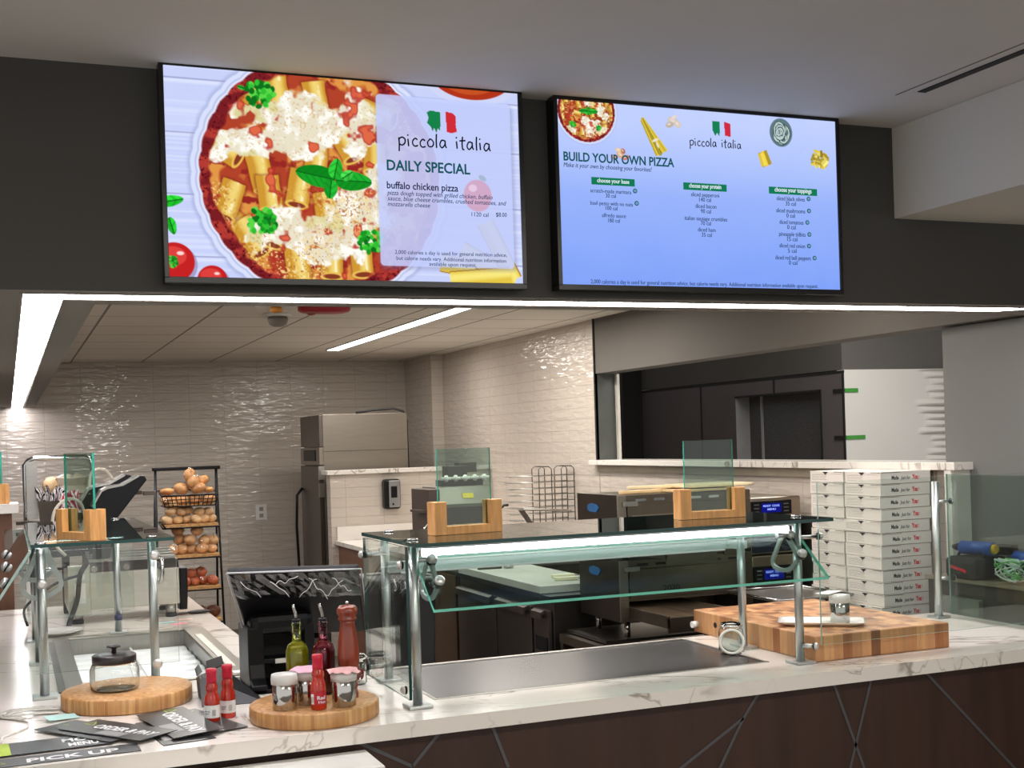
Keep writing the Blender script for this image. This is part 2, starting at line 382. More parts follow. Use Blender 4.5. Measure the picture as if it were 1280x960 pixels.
# soffit over the counter: dark front face, mid grey underside
sf = MB(); sf.box(-1.6, 6, YS, 3.60, ZS, ZF, [1, 1, 0, 1, 1, 1]); sf.box(-1.2, .237, 3.60, YB, ZS, ZC, 1)
struct('wall_soffit', sf, [M_dgrey, M_mgrey])
struct('wall_bulkhead', MB().box(2.72, 6, -4, YS - .001, 2.318, ZF - .001), mat('bulkhead_paint', (198, 194, 184), .9, 0, .01, 2))
struct('wall_back', MB().box(-2, 5.3, YB, YB + .12, 0, ZF), M_tileX)
struct('wall_column', MB().box(3.54, 3.648, 10.6, YB - .001, 0, ZC - .001), M_tileY)
struct('wall_left', MB().box(-2.1, -2, 3.3, YB, 0, ZF), M_mgrey)
# right wall of the kitchen: full height behind the opening, low below the sill, header above
struct('wall_right', MB().box(3.65, 3.79, 7.47, YB - .001, 0, ZC - .001), M_tileY)
struct('wall_right_low', MB().box(3.65, 3.79, 4.12, 7.46, 0, 1.45), M_tileY)
struct('wall_right_header', MB().box(3.64, 3.79, 3.601, 7.46, 2.055, 2.44), mat('header_grey_paint', (96, 91, 85), .75, 0, .02, 2))
struct('wall_right_front', MB().box(3.70, 3.84, 1.2, 4.22, 0, 2.05), mat('satin_grey_paint', (112, 112, 109), .38, 0, .02, 2))
struct('trim_1', MB().box(3.630, 3.652, 7.46, 7.475, 1.48, 2.43), M_blackm, bevel=.001)
struct('trim_2', MB().box(3.635, 3.80, 7.46, 7.472, 1.48, 2.06).box(3.78, 3.80, 7.43, 7.46, 1.48, 2.05, 1), [mat('jamb_grey', (70, 72, 68), .5), mat('corner_trim_pale', (190, 186, 178), .5)])
struct('trim_3', MB().box(3.632, 3.66, 4.22, 7.46, 1.405, 1.449), mat('taupe_trim', (150, 140, 124), .6))
struct('trim_4', MB().box(3.60, 3.70, 4.08, 4.119, 0, 1.449), mat('white_tile_end', (214, 210, 202), .3))
sill = MB().box(3.60, 3.86, 4.06, 7.53, 1.45, 1.482).build('window_sill', M_quartz, None, .002)
tag(sill, 'long white quartz sill slab under the wide opening behind the pizza boxes', 'sill')
# corridor seen through the opening
M_pan = mat('dark_wall_panel', (86, 80, 82), .5, 0, .03, 2); M_pan2 = mat('corridor_upper_paint', (80, 77, 74), .8, 0, .02, 2)
cw = MB().box(5.5, 5.63, 8.705, 10.3, 0, 2.045).box(5.5, 5.63, 7.365, 7.56, 0, 2.045).box(5.5, 5.63, 7.56, 8.705, 1.924, 2.045)
cw.box(5.4985, 5.5015, 7.281, 7.37, 0, 2.045)
struct('wall_corridor', cw, M_pan)
sm_ = MB().box(5.494, 5.50, 7.275, 10.3, 2.035, 2.052)
sm_.box(5.495, 5.501, 9.232, 9.248, 0, 2.05); sm_.box(5.492, 5.5, 7.279, 7.297, 0, 2.05)
sm_.box(5.495, 5.501, 8.14, 8.156, 1.924, 2.05); sm_.box(5.494, 5.501, 7.555, 8.71, 1.915, 1.93); sm_.box(5.494, 5.501, 7.55, 7.565, 0, 1.93)
struct('trim_5', sm_, M_blackm)
struct('wall_corridor_upper', MB().box(5.50, 5.65, 7.30, 10.6, 2.059, 3.0), M_pan2)
struct('wall_corridor_end', MB().box(3.79, 5.9, 12, 12.1, 0, 3.0), mat('corridor_end_paint', (34, 32, 32), .7))
struct('wall_corridor_column', MB().box(5.30, 5.50, 10.30, 10.5, 0, 3.0), mat('black_column_paint', (20, 19, 20), .6))
struct('ceiling', MB().box(3.80, 8, 3.8, 12, 3.0, 3.06), M_pan2)
struct('door_1', MB().box(5.63, 5.66, 7.56, 8.705, 0, 1.924), mat('speckled_door', (74, 73, 74), .6, 0, .35, 130))
struct('trim_6', MB().box(5.501, 5.63, 8.70, 8.715, 0, 1.924).box(5.615, 5.631, 8.50, 8.52, 0, 1.924), mat('door_jamb_grey', (150, 150, 150), .5))
dh = MB().box(5.58, 5.63, 8.60, 8.66, 1.05, 1.12).cyl((5.58, 8.63, 1.08), (5.58, 8.50, 1.08), .012).build('door_handle', M_chrome); tag(dh, 'small metal handle of the speckled corridor door', 'door handle')
# white panel with carved waves at its right side (real relief)
wp = MB().box(5.502, 6.05, 7.28, 7.36, 0, 2.057); nx, nz = 34, 150
def relief(x, z):
    k = z / .051; row = int(math.floor(k)); fr = k - row
    rr = random.Random(row * 7 + 3); start = 6.40 - rr.uniform(.13, .30)
    d = max(0, min(1, (x - start) / .30)); return .06 * (d ** .6) * math.sin(pi * min(1, fr * 1.0)) ** .8 * (1 - .35 * fr) if d > 0 else 0
vs = []; fs = []
for i in range(nx + 1):
    for j in range(nz + 1):
        x = 6.05 + i * (.95 / nx); z = 1.30 + j * (.757 / nz); vs.append((x, 7.28 - relief(x, z), z))
for i in range(nx):
    for j in range(nz): a = i * (nz + 1) + j; fs.append((a, a + nz + 1, a + nz + 2, a + 1))
wp.add(vs, fs, False); wp.box(6.05, 7.0, 7.282, 7.36, 0, 2.055)
M_wp = mat('white_wave_panel', (196, 194, 190), .6, 0, .01, 2)
wpo = wp.build('wave_panel', M_wp, None, fix=False); tag(wpo, 'white wall panel with carved waves beyond the opening', 'wall panel')
struct('wall_corridor_side', MB().box(5.501, 8, 7.299, 7.4, 2.058, 3.0), M_pan2)
M_gt = mat('green_tape', (44, 128, 34), .5); M_bt = M_blackm
for q, (ya, yb, gz, gx, lab) in enumerate(((488, 7.40, 0, .115, 'upper green and black tape strip on the corridor corner'), (547, 7.40, 0, .165, 'lower green and black tape strip on the corridor corner'))):
    z = P(1056, ya, X=5.5)[2]
    tp = thing('tape_strip', lab, 'tape', (5.5, 7.28, z), world=True)
    MB().box(5.50, 5.50 + gx, 7.274, 7.279, z - .014, z + .014).build('green_end', M_gt, tp, label='green end of the tape')
    MB().box(5.489, 5.493, 7.275, 7.40, z - .014, z + .014).build('black_end', M_bt, tp, label='black end of the tape')

# half wall in front of the fridge, with a quartz cap
struct('wall_half', MB().box(2.32, 3.649, 9.50, 9.62, 0, 1.405), [M_tileX])
struct('trim_7', MB().box(2.29, 3.648, 9.46, 9.66, 1.405, 1.437), M_quartz, bevel=.002)
# wood-clad low wall at the far left with a white cap
struct('wall_pony', MB().box(-1.9, .015, 6.36, 6.50, 0, 1.36), M_brown2)
struct('trim_8', MB().box(-1.92, .045, 6.30, 6.56, 1.36, 1.405), M_quartz, bevel=.002)

# ---- built-in strip lights
zt = ZS - .004
la = thing('strip_light', 'long white strip light recessed under the soffit above the counter', 'light', (1.7, 3.41, ZS), world=True)
MB().prism([(.050, 3.356), (3.40, 3.356), (3.29, 3.466), (.148, 3.466)], 'z', ZS - .003, ZS - .0005).build('diffuser', M_led, la)
b = MB().box(.042, 3.42, 3.349, 3.356, ZS - .005, ZS - .0004).box(.148, 3.30, 3.466, 3.473, ZS - .005, ZS - .0004); b.build('trim_frame', M_mgrey, la)
lb = thing('strip_light', 'white strip light running back along the left beam', 'light', (.09, 7.4, ZS), world=True)
MB().prism([(.050, 3.3565), (.148, 3.4665), (.133, 11.38), (.050, 11.38)], 'z', ZS - .003, ZS - .0005).build('diffuser', M_led, lb)
MB().box(.042, .050, 3.357, 11.38, ZS - .005, ZS - .0004).box(.148, .155, 3.474, 11.38, ZS - .005, ZS - .0004).build('trim_frame', M_mgrey, lb)
lc = thing('strip_light', 'diagonal-looking long white strip light in the kitchen tile ceiling', 'light', (2.48, 8.5, ZC), world=True)
MB().box(2.455, 2.555, 6.75, 10.05, ZC - .006, ZC - .001).build('diffuser', emis('kitchen_strip', (255, 252, 250), 9.0), lc)
MB().box(2.445, 2.455, 6.74, 10.06, ZC - .008, ZC - .0005).box(2.555, 2.60, 6.74, 10.06, ZC - .008, ZC - .0005).build('frame', M_white, lc)

# ---- things on the kitchen ceiling
def ceil_at(x, y, z=ZC): p = P(x, y, Z=z); return p[0], p[1]
x, y = ceil_at(347, 392)
t = thing('smoke_detector', 'round white smoke detector on the kitchen ceiling', 'smoke detector', (x, y, ZC), world=True)
MB().cyl((x, y, ZC), (x, y, ZC - .02), .085, .08, 24).build('base', M_white, t)
MB().lathe([(.055, 0), (.062, -.015), (.05, -.045), (.03, -.055), (0, -.056)], (x, y, ZC - .02)).build('sensor', mat('detector_grey', (120, 112, 104), .5), t)
x, y = ceil_at(345, 377)
t = thing('sprinkler_cover', 'white ceiling plate with a small orange bulb ahead of the smoke detector', 'sprinkler', (x, y, ZC), world=True)
MB().cyl((x, y, ZC), (x, y, ZC - .03), .12, .11, 24).build('plate', M_white, t)
MB().lathe([(.03, 0), (.035, -.02), (.02, -.03)], (x, y, ZC - .03)).build('bulb', mat('orange_bulb', (214, 140, 40), .4), t, label='orange bulb')
x, y = ceil_at(405, 382)
t = thing('fire_strobe', 'red fire alarm strobe on the kitchen ceiling', 'fire alarm', (x, y, ZC), world=True)
MB().ell((x, y, ZC - .018), (.15, .075, .028), power=.6).build('housing', mat('alarm_red', (170, 26, 40), .4), t)
MB().ell((x - .08, y - .03, ZC - .045), (.03, .03, .015)).build('lens', M_clear, t, label='clear lens')
# slot diffuser in the front ceiling
a0 = P(1147, 114, Z=ZF); a1 = P(1290, 58, Z=ZF)
t = thing('ceiling_vent', 'black linear slot vent in the front ceiling', 'vent', (a0[0] + .5, a0[1] - 1, ZF), world=True)
X0 = a0[0]
MB().box(X0, X0 + .028, a0[1] - 2.4, a0[1], ZF - .003, ZF - .0005).build('slot', M_blackm, t)
MB().box(X0 - .04, X0 - .036, a0[1] - 2.4, a0[1] + .05, ZF - .002, ZF - .0003).build('frame', mat('vent_frame', (120, 116, 108), .8), t)

# ================================================================== SCREENS
YT = 3.25
def vnoise(h, w, cell, seed, octv=3):
    rg = np.random.RandomState(seed); out = np.zeros((h, w)); amp = 1; tot = 0
    for q in range(octv):
        c = max(2, cell / 2 ** q); gh, gw = int(h / c) + 3, int(w / c) + 3; g = rg.rand(gh, gw)
        yy = np.arange(h) / c; xx = np.arange(w) / c; y0 = yy.astype(int); x0 = xx.astype(int)
        fy = (yy - y0)[:, None]; fx = (xx - x0)[None, :]; fy = fy * fy * (3 - 2 * fy); fx = fx * fx * (3 - 2 * fx)
        a = g[y0][:, x0]; b_ = g[y0][:, x0 + 1]; c_ = g[y0 + 1][:, x0]; d = g[y0 + 1][:, x0 + 1]
        out += amp * ((a * (1 - fx) + b_ * fx) * (1 - fy) + (c_ * (1 - fx) + d * fx) * fy); tot += amp; amp *= .5
    return out / tot
class Canvas:
    """a picture held as one colour per vertex of the screen's own mesh"""
    def __init__(s, w, h, c): s.w = w; s.h = h; s.a = np.zeros((h, w, 3)) + np.array(c, float); s.yy, s.xx = np.mgrid[0:h, 0:w].astype(float)
    def blend(s, m, c, al=1.0):
        m = np.clip(m, 0, 1)[..., None] * al; c = np.array(c, float)
        s.a = s.a * (1 - m) + c * m
    def ellm(s, cx, cy, rx, ry, rot=0, soft=1.2):
        dx = s.xx - cx; dy = s.yy - cy; x = dx * cos(rot) + dy * sin(rot); y = -dx * sin(rot) + dy * cos(rot)
        d = np.sqrt((x / rx) ** 2 + (y / ry) ** 2); return np.clip((1 - d) * min(rx, ry) / soft + .5, 0, 1)
    def rect(s, x0, y0, x1, y1, r=0, soft=1.0):
        cx, cy = (x0 + x1) / 2, (y0 + y1) / 2; qx = np.abs(s.xx - cx) - (x1 - x0) / 2 + r; qy = np.abs(s.yy - cy) - (y1 - y0) / 2 + r
        d = np.sqrt(np.maximum(qx, 0) ** 2 + np.maximum(qy, 0) ** 2) + np.minimum(np.maximum(qx, qy), 0) - r
        return np.clip(.5 - d / soft, 0, 1)
    def poly(s, pts):
        ins = np.zeros((s.h, s.w), bool); n = len(pts)
        for i in range(n):
            x0, y0 = pts[i]; x1, y1 = pts[(i + 1) % n]
            if y0 == y1: continue
            c = ((y0 > s.yy) != (y1 > s.yy)) & (s.xx < (x1 - x0) * (s.yy - y0) / (y1 - y0) + x0); ins ^= c
        return ins.astype(float)
def dish(cv, cx, cy, R, seed=1, tubes=True):
    h, w = cv.h, cv.w; dx = cv.xx - cx; dy = cv.yy - cy; r = np.sqrt(dx ** 2 + dy ** 2) / R; th = np.arctan2(dy, dx)
    sc = 1 + .012 * np.abs(np.sin(th * 18)); n1 = vnoise(h, w, R * .16, seed); n2 = vnoise(h, w, R * .07, seed + 1); n3 = vnoise(h, w, R * .3, seed + 2); n4 = vnoise(h, w, 3, seed + 3, 2)
    k = R / 1.0
    def ring(a, soft=.012): return np.clip((a * sc - r) / soft, 0, 1)
    cv.blend(ring(1.03, .03), (150, 160, 205), .5); cv.blend(ring(1.0), (214, 222, 250)); cv.blend(ring(.965), (176, 184, 222)); cv.blend(ring(.955), (224, 228, 250))
    m = ring(.935); cv.blend(m, (122, 30, 36)); cv.blend(m * np.clip((n2 - .5) * 6, 0, 1), (178, 58, 50)); cv.blend(m * np.clip((n4 - .62) * 6, 0, 1), (84, 14, 26))
    inn = np.clip((.86 + .10 * (n1 - .5) - r) / .02, 0, 1)
    cv.blend(inn, (176, 66, 42)); cv.blend(inn * np.clip((n1 - .48) * 9, 0, 1), (222, 150, 70)); cv.blend(inn * np.clip((n2 - .58) * 9, 0, 1), (150, 40, 36))
    rg = random.Random(seed + 9)
    if tubes == 2: tl = [(138, 150, 1.35), (150, 182, 1.5), (196, 172, 1.75), (190, 290, 1.45), (243, 285, 1.6), (290, 278, 1.5), (118, 30, .25), (165, 20, 1.5), (270, 100, 1.1), (315, 120, 1.6), (98, 232, .8), (120, 250, 1.0), (222, 130, 1.6), (84, 120, .5), (320, 50, .3), (160, 238, 1.9), (236, 200, 1.4), (300, 225, 1.7), (90, 195, 1.9), (225, 30, 1.4)]
    else: tl = [(cx + cos(a_) * r_ * R, cy + sin(a_) * r_ * R, rg.choice((1.4, 1.6, .3))) for a_, r_ in [(rg.uniform(0, 6.28), sqrt(rg.uniform(.02, .74))) for q in range(30)]]
    for (x, y, ro) in tl:
        L = R * rg.uniform(.11, .15); wd = R * .092
        X = (cv.xx - x) * cos(ro) + (cv.yy - y) * sin(ro) + (n2 - .5) * 4; Y = -(cv.xx - x) * sin(ro) + (cv.yy - y) * cos(ro) + (n1 - .5) * 5
        def sf(v): return np.clip(v, 0, 1)
        body = sf((L - np.abs(X)) / 1.5) * sf((wd - np.abs(Y)) / 1.5) * inn
        cv.blend(sf((L + 4 - np.abs(X)) / 5) * sf((wd + 4 - np.abs(Y)) / 5) * inn, (120, 44, 26), .55); cv.blend(body, (206, 150, 52)); cv.blend(body * sf(1 - ((Y + wd * .2) / (wd * .62)) ** 2), (244, 220, 126), .9); cv.blend(body * sf(1 - ((Y + wd * .35) / (wd * .16)) ** 2) * sf((n2 - .45) * 8), (255, 248, 214), .8)
        e = cv.ellm(x + cos(ro) * L, y + sin(ro) * L, R * .035, wd, ro); cv.blend(e * inn, (232, 190, 88)); e = cv.ellm(x + cos(ro) * L, y + sin(ro) * L, R * .020, wd * .72, ro); cv.blend(e * inn, (134, 58, 36))
    ch = np.zeros((h, w)); blobs = [(112, 108, 52, 26), (200, 66, 60, 40), (290, 58, 38, 44), (176, 104, 60, 20), (186, 236, 34, 32), (246, 240, 62, 36), (296, 196, 40, 34), (128, 246, 16, 26), (150, 60, 36, 20), (330, 150, 26, 20), (110, 60, 20, 16), (232, 272, 40, 14)]
    if tubes != 2: blobs = [(cx + rg.uniform(-.7, .7) * R, cy + rg.uniform(-.7, .7) * R, R * rg.uniform(.12, .25), R * rg.uniform(.1, .2)) for q in range(14)]
    wx = (n1 - .5) * 1.3; wy = (n2 - .5) * 1.1
    for (bx_, by_, rx, ry) in blobs:
        d = np.sqrt(((cv.xx - bx_) / rx) ** 2 + ((cv.yy - by_) / ry) ** 2); ch = np.maximum(ch, np.clip((1.05 - d + wx + wy) * 5, 0, 1))
    ch = ch * inn; cv.blend(ch, (232, 226, 204), .96); cv.blend(ch * np.clip((n2 - .5) * 6, 0, 1), (252, 251, 244)); cv.blend(ch * np.clip((.44 - n1) * 9, 0, 1), (214, 206, 140), .8); cv.blend(ch * np.clip((n4 - .66) * 9, 0, 1), (206, 160, 96), .5)
    n5 = vnoise(h, w, R * .11, seed + 20); cv.blend(inn * np.clip((n5 - .64) * 14, 0, 1), (172, 44, 36), .9); cv.blend(inn * np.clip((n5 - .70) * 14, 0, 1), (222, 104, 70))
    n6 = vnoise(h, w, R * .35, seed + 30); n7 = vnoise(h, w, 2.6, seed + 33, 1); cv.blend(inn * np.clip((n6 - .52) * 6, 0, 1) * np.clip((n7 - .66) * 9, 0, 1), (244, 214, 146), .9); cv.blend(inn * np.clip((n6 - .54) * 6, 0, 1) * np.clip((.26 - n7) * 9, 0, 1), (176, 116, 58), .8)
def leafy(cv, x, y, s, seed):
    rg = random.Random(seed)
    for q in range(60):
        a = rg.uniform(0, 6.28); r = s * sqrt(rg.random()); c = rg.choice([(24, 150, 36), (50, 190, 52), (14, 112, 28), (90, 214, 70)])
        cv.blend(cv.ellm(x + cos(a) * r, y + sin(a) * r * .9, s * .22, s * .17, rg.uniform(0, 3)), c)
def leaf(cv, x, y, L, wd, ro, c=(36, 160, 44)):
    X = (cv.xx - x) * cos(ro) + (cv.yy - y) * sin(ro); Y = -(cv.xx - x) * sin(ro) + (cv.yy - y) * cos(ro)
    t = X / L; prof = wd * np.sqrt(np.clip(1 - (2 * t - 1) ** 2, 0, 1)) * (1 - .35 * t); m = np.clip((prof - np.abs(Y)) / 1.2 + .5, 0, 1) * (t > 0) * (t < 1)
    cv.blend(m, c); cv.blend(m * (Y < 0), tuple(min(255, q * 1.25 + 16) for q in c), .6); cv.blend(m * (np.abs(Y) < 1.0), (12, 92, 26), .8); cv.blend(m * np.clip(np.sin(X * .55 + np.abs(Y) * .5), 0, 1), (16, 110, 30), .35)
SW, SH = 560, 315
def c_left():
    cv = Canvas(SW, SH, (196, 206, 246)); n = vnoise(SH, SW, 60, 4); g = vnoise(SH, SW, 8, 5, 2)
    st = np.tile(vnoise(SH, 1 + 20, 3, 8, 2)[:, :1], (1, SW)); cv.blend(np.clip((st - .45) * 3, 0, 1), (226, 232, 254), .7); cv.blend(n, (206, 214, 250), .5)
    for y in (17, 98, 190, 283): cv.blend(np.clip(1 - np.abs(cv.yy - y - cv.xx * .004) / 1.6, 0, 1), (132, 136, 178), .75); cv.blend(np.clip(1 - np.abs(cv.yy - y - 4 - cv.xx * .004) / 3, 0, 1), (236, 240, 255), .5)
    leaf(cv, -12, 205, 36, 10, -.2, (30, 190, 40)); leaf(cv, 2, 226, 26, 8, 1.3, (30, 180, 40))
    for (x, y, r) in ((8, 292, 29), (62, 318, 22)):
        cv.blend(cv.ellm(x + 4, y + 4, r, r), (120, 110, 150), .5); cv.blend(cv.ellm(x, y, r, r), (196, 34, 36)); cv.blend(cv.ellm(x - r * .1, y - r * .3, r * .7, r * .5), (236, 84, 76), .6); cv.blend(cv.ellm(x + r * .3, y - r * .45, r * .18, r * .1), (255, 230, 226), .9)
    leafy(cv, 4, 292, 9, 3)
    # bowl at the top right, dry pasta bottom right
    cv.blend(cv.ellm(480, -26, 86, 52), (206, 212, 244)); cv.blend(cv.ellm(480, -30, 74, 46), (176, 52, 26)); cv.blend(cv.ellm(476, -20, 50, 28), (206, 92, 40), .7)
    for q, (x, y, ro) in enumerate(((470, 292, .18), (500, 286, .5), (520, 262, 1.1), (486, 306, -.1))):
        X = (cv.xx - x) * cos(ro) + (cv.yy - y) * sin(ro); Y = -(cv.xx - x) * sin(ro) + (cv.yy - y) * cos(ro); b_ = ((np.abs(X) < 52) & (np.abs(Y) < 15)).astype(float)
        cv.blend(b_, (226, 196, 70)); cv.blend(b_ * np.clip(1 - ((Y + 4) / 9) ** 2, 0, 1), (252, 240, 140), .8); cv.blend(b_ * (np.abs(Y) > 13), (176, 130, 40))
    dish(cv, 234, 156, 199, 11, 2)
    # basil, parsley
    leaf(cv, 252, 158, 62, 20, 3.32, (14, 134, 28)); leaf(cv, 252, 158, 58, 18, .02, (18, 146, 34)); leaf(cv, 246, 158, 30, 13, 1.7, (24, 156, 38)); leaf(cv, 250, 156, 32, 13, -1.35, (36, 176, 46)); leaf(cv, 262, 156, 22, 9, -.6, (60, 196, 66))
    leafy(cv, 140, 32, 22, 5); leafy(cv, 138, 226, 22, 6); leafy(cv, 306, 252, 20, 7); leaf(cv, 118, 26, 12, 4, 3.4)
    # translucent card
    m = cv.rect(320, 18, 545, 290, 7); sh = cv.rect(319, 22, 550, 295, 9, 7); cv.blend(sh, (120, 124, 170), .35)
    cv.blend(m, (196, 206, 252), .86)
    X = cv.xx - 485; Y = cv.yy - 172; cv.blend(cv.ellm(485, 172, 24, 26) * m, (226, 120, 130), .42); cv.blend(cv.ellm(477, 160, 7, 6) * m, (240, 220, 240), .6)
    cv.blend(cv.ellm(494, 143, 7, 4, .5) * m, (130, 160, 160), .45)
    for (x0, c) in ((405, (22, 128, 72)), (434, (206, 44, 54))):
        pts = [(x0 - 2, 42), (x0 + 4, 38), (x0 + 20, 40), (x0 + 21, 58), (x0 + 19, 70), (x0 + 16, 66), (x0 + 13, 74), (x0 + 10, 66), (x0 + 7, 72), (x0 + 4, 64), (x0 - 2, 58), (x0 + 1, 50)]
        if c[0] > 100: pts = [(x0, 38), (x0 + 12, 40), (x0 + 18, 45), (x0 + 17, 58), (x0 + 19, 70), (x0 + 10, 73), (x0 + 2, 71), (x0 + 1, 55)]
        cv.blend(cv.poly(pts), c)
    return cv
def c_right():
    cv = Canvas(SW, SH, (176, 196, 250)); cv.blend(cv.yy / SH, (122, 156, 246), .95); n = vnoise(SH, SW, 40, 3); cv.blend(np.clip(1.2 - cv.yy / 130, 0, 1), (200, 212, 252), .8); cv.blend(n, (160, 184, 250), .25)
    def dsh():
        dish(cv, 54, 16, 57, 31, 1); leafy(cv, 58, 16, 7, 2); leaf(cv, 58, 16, 18, 5, 0); leaf(cv, 58, 16, 18, 5, 3.1); leafy(cv, 28, 40, 6, 4); leafy(cv, 76, 44, 5, 5)
    dsh()
    def straws(x, y, L, wd, ro, n_, c0=(200, 176, 60), fan=.0, seed=1):
        rg = random.Random(seed)
        for q in range(n_):
            f = (q + .5) / n_ - .5; r2 = ro + f * fan + rg.uniform(-.02, .02); X = (cv.xx - x) * cos(r2) + (cv.yy - y) * sin(r2); Y = -(cv.xx - x) * sin(r2) + (cv.yy - y) * cos(r2) - f * wd
            k = rg.uniform(.75, 1.15); cv.blend(((np.abs(X) < L * rg.uniform(.93, 1.02)) & (np.abs(Y) < wd / n_ * .75 + .4)).astype(float), tuple(min(255, v * k) for v in c0))
    straws(178, 52, 36, 16, 1.02, 9, (206, 182, 60), .28); cv.blend(cv.ellm(184, 58, 7, 2.5, -.4), (230, 225, 200)); cv.blend(cv.ellm(188, 66, 6, 2, 1.2), (230, 225, 200))
    for (x, y, a, b_, ro, c) in ((220, 22, 11, 7, .3, (206, 196, 190)), (213, 29, 8, 5, -.3, (190, 176, 160)), (229, 27, 7, 6, .8, (214, 200, 186)), (222, 16, 8, 3, -.6, (226, 206, 200)), (116, 88, 8, 5, .5, (216, 170, 130)), (104, 92, 7, 4, 0, (200, 140, 150)), (126, 92, 7, 4, -.4, (196, 120, 110)), (113, 80, 7, 4, .2, (226, 200, 160)), (121, 81, 5, 4, .9, (180, 110, 90))):
        cv.blend(cv.ellm(x, y, a, b_, ro), c); cv.blend(cv.ellm(x - 1, y - 1, a * .5, b_ * .4, ro), (240, 226, 214), .7)
    straws(405, 78, 14, 18, 1.2, 5, (222, 190, 60), .1, 4); straws(400, 80, 12, 10, 1.25, 3, (232, 206, 80), .1, 5)
    rg = random.Random(8)
    for q in range(46):
        a = rg.uniform(0, 6.28); r = 17 * sqrt(rg.random()); straws(522 + cos(a) * r, 72 + sin(a) * r * .85, 7, 3, rg.uniform(0, 3.1), 1, rg.choice([(214, 190, 70), (176, 150, 50), (236, 218, 110)]), 0, q)
    r_ = np.sqrt((cv.xx - 441) ** 2 + ((cv.yy - 28) * 1.0) ** 2); cv.blend(cv.ellm(441, 28, 24, 26), (96, 120, 128)); 
    for q in range(9):
        ox, oy, rr, ro = rg.uniform(-7, 7), rg.uniform(-7, 7), rg.uniform(6, 17), rg.uniform(0, 3); X = (cv.xx - 441 - ox); Y = (cv.yy - 28 - oy)
        d = np.sqrt((X * cos(ro) + Y * sin(ro)) ** 2 + (1.4 * (-X * sin(ro) + Y * cos(ro))) ** 2); cv.blend((np.abs(d - rr) < 1.3) * (r_ < 25), (190, 208, 204)); cv.blend((np.abs(d - rr - 2.4) < .8) * (r_ < 25), (60, 84, 92))
    for (x0, c) in ((299, (22, 128, 82)), (322, (206, 44, 64))): cv.blend(cv.poly([(x0, 17), (x0 + 14, 16), (x0 + 15, 33), (x0 + 13, 43), (x0 + 9, 37), (x0 + 5, 43), (x0, 33)] if c[1] > 100 else [(x0, 16), (x0 + 13, 19), (x0 + 14, 43), (x0 + 2, 41)]), c)
    return cv
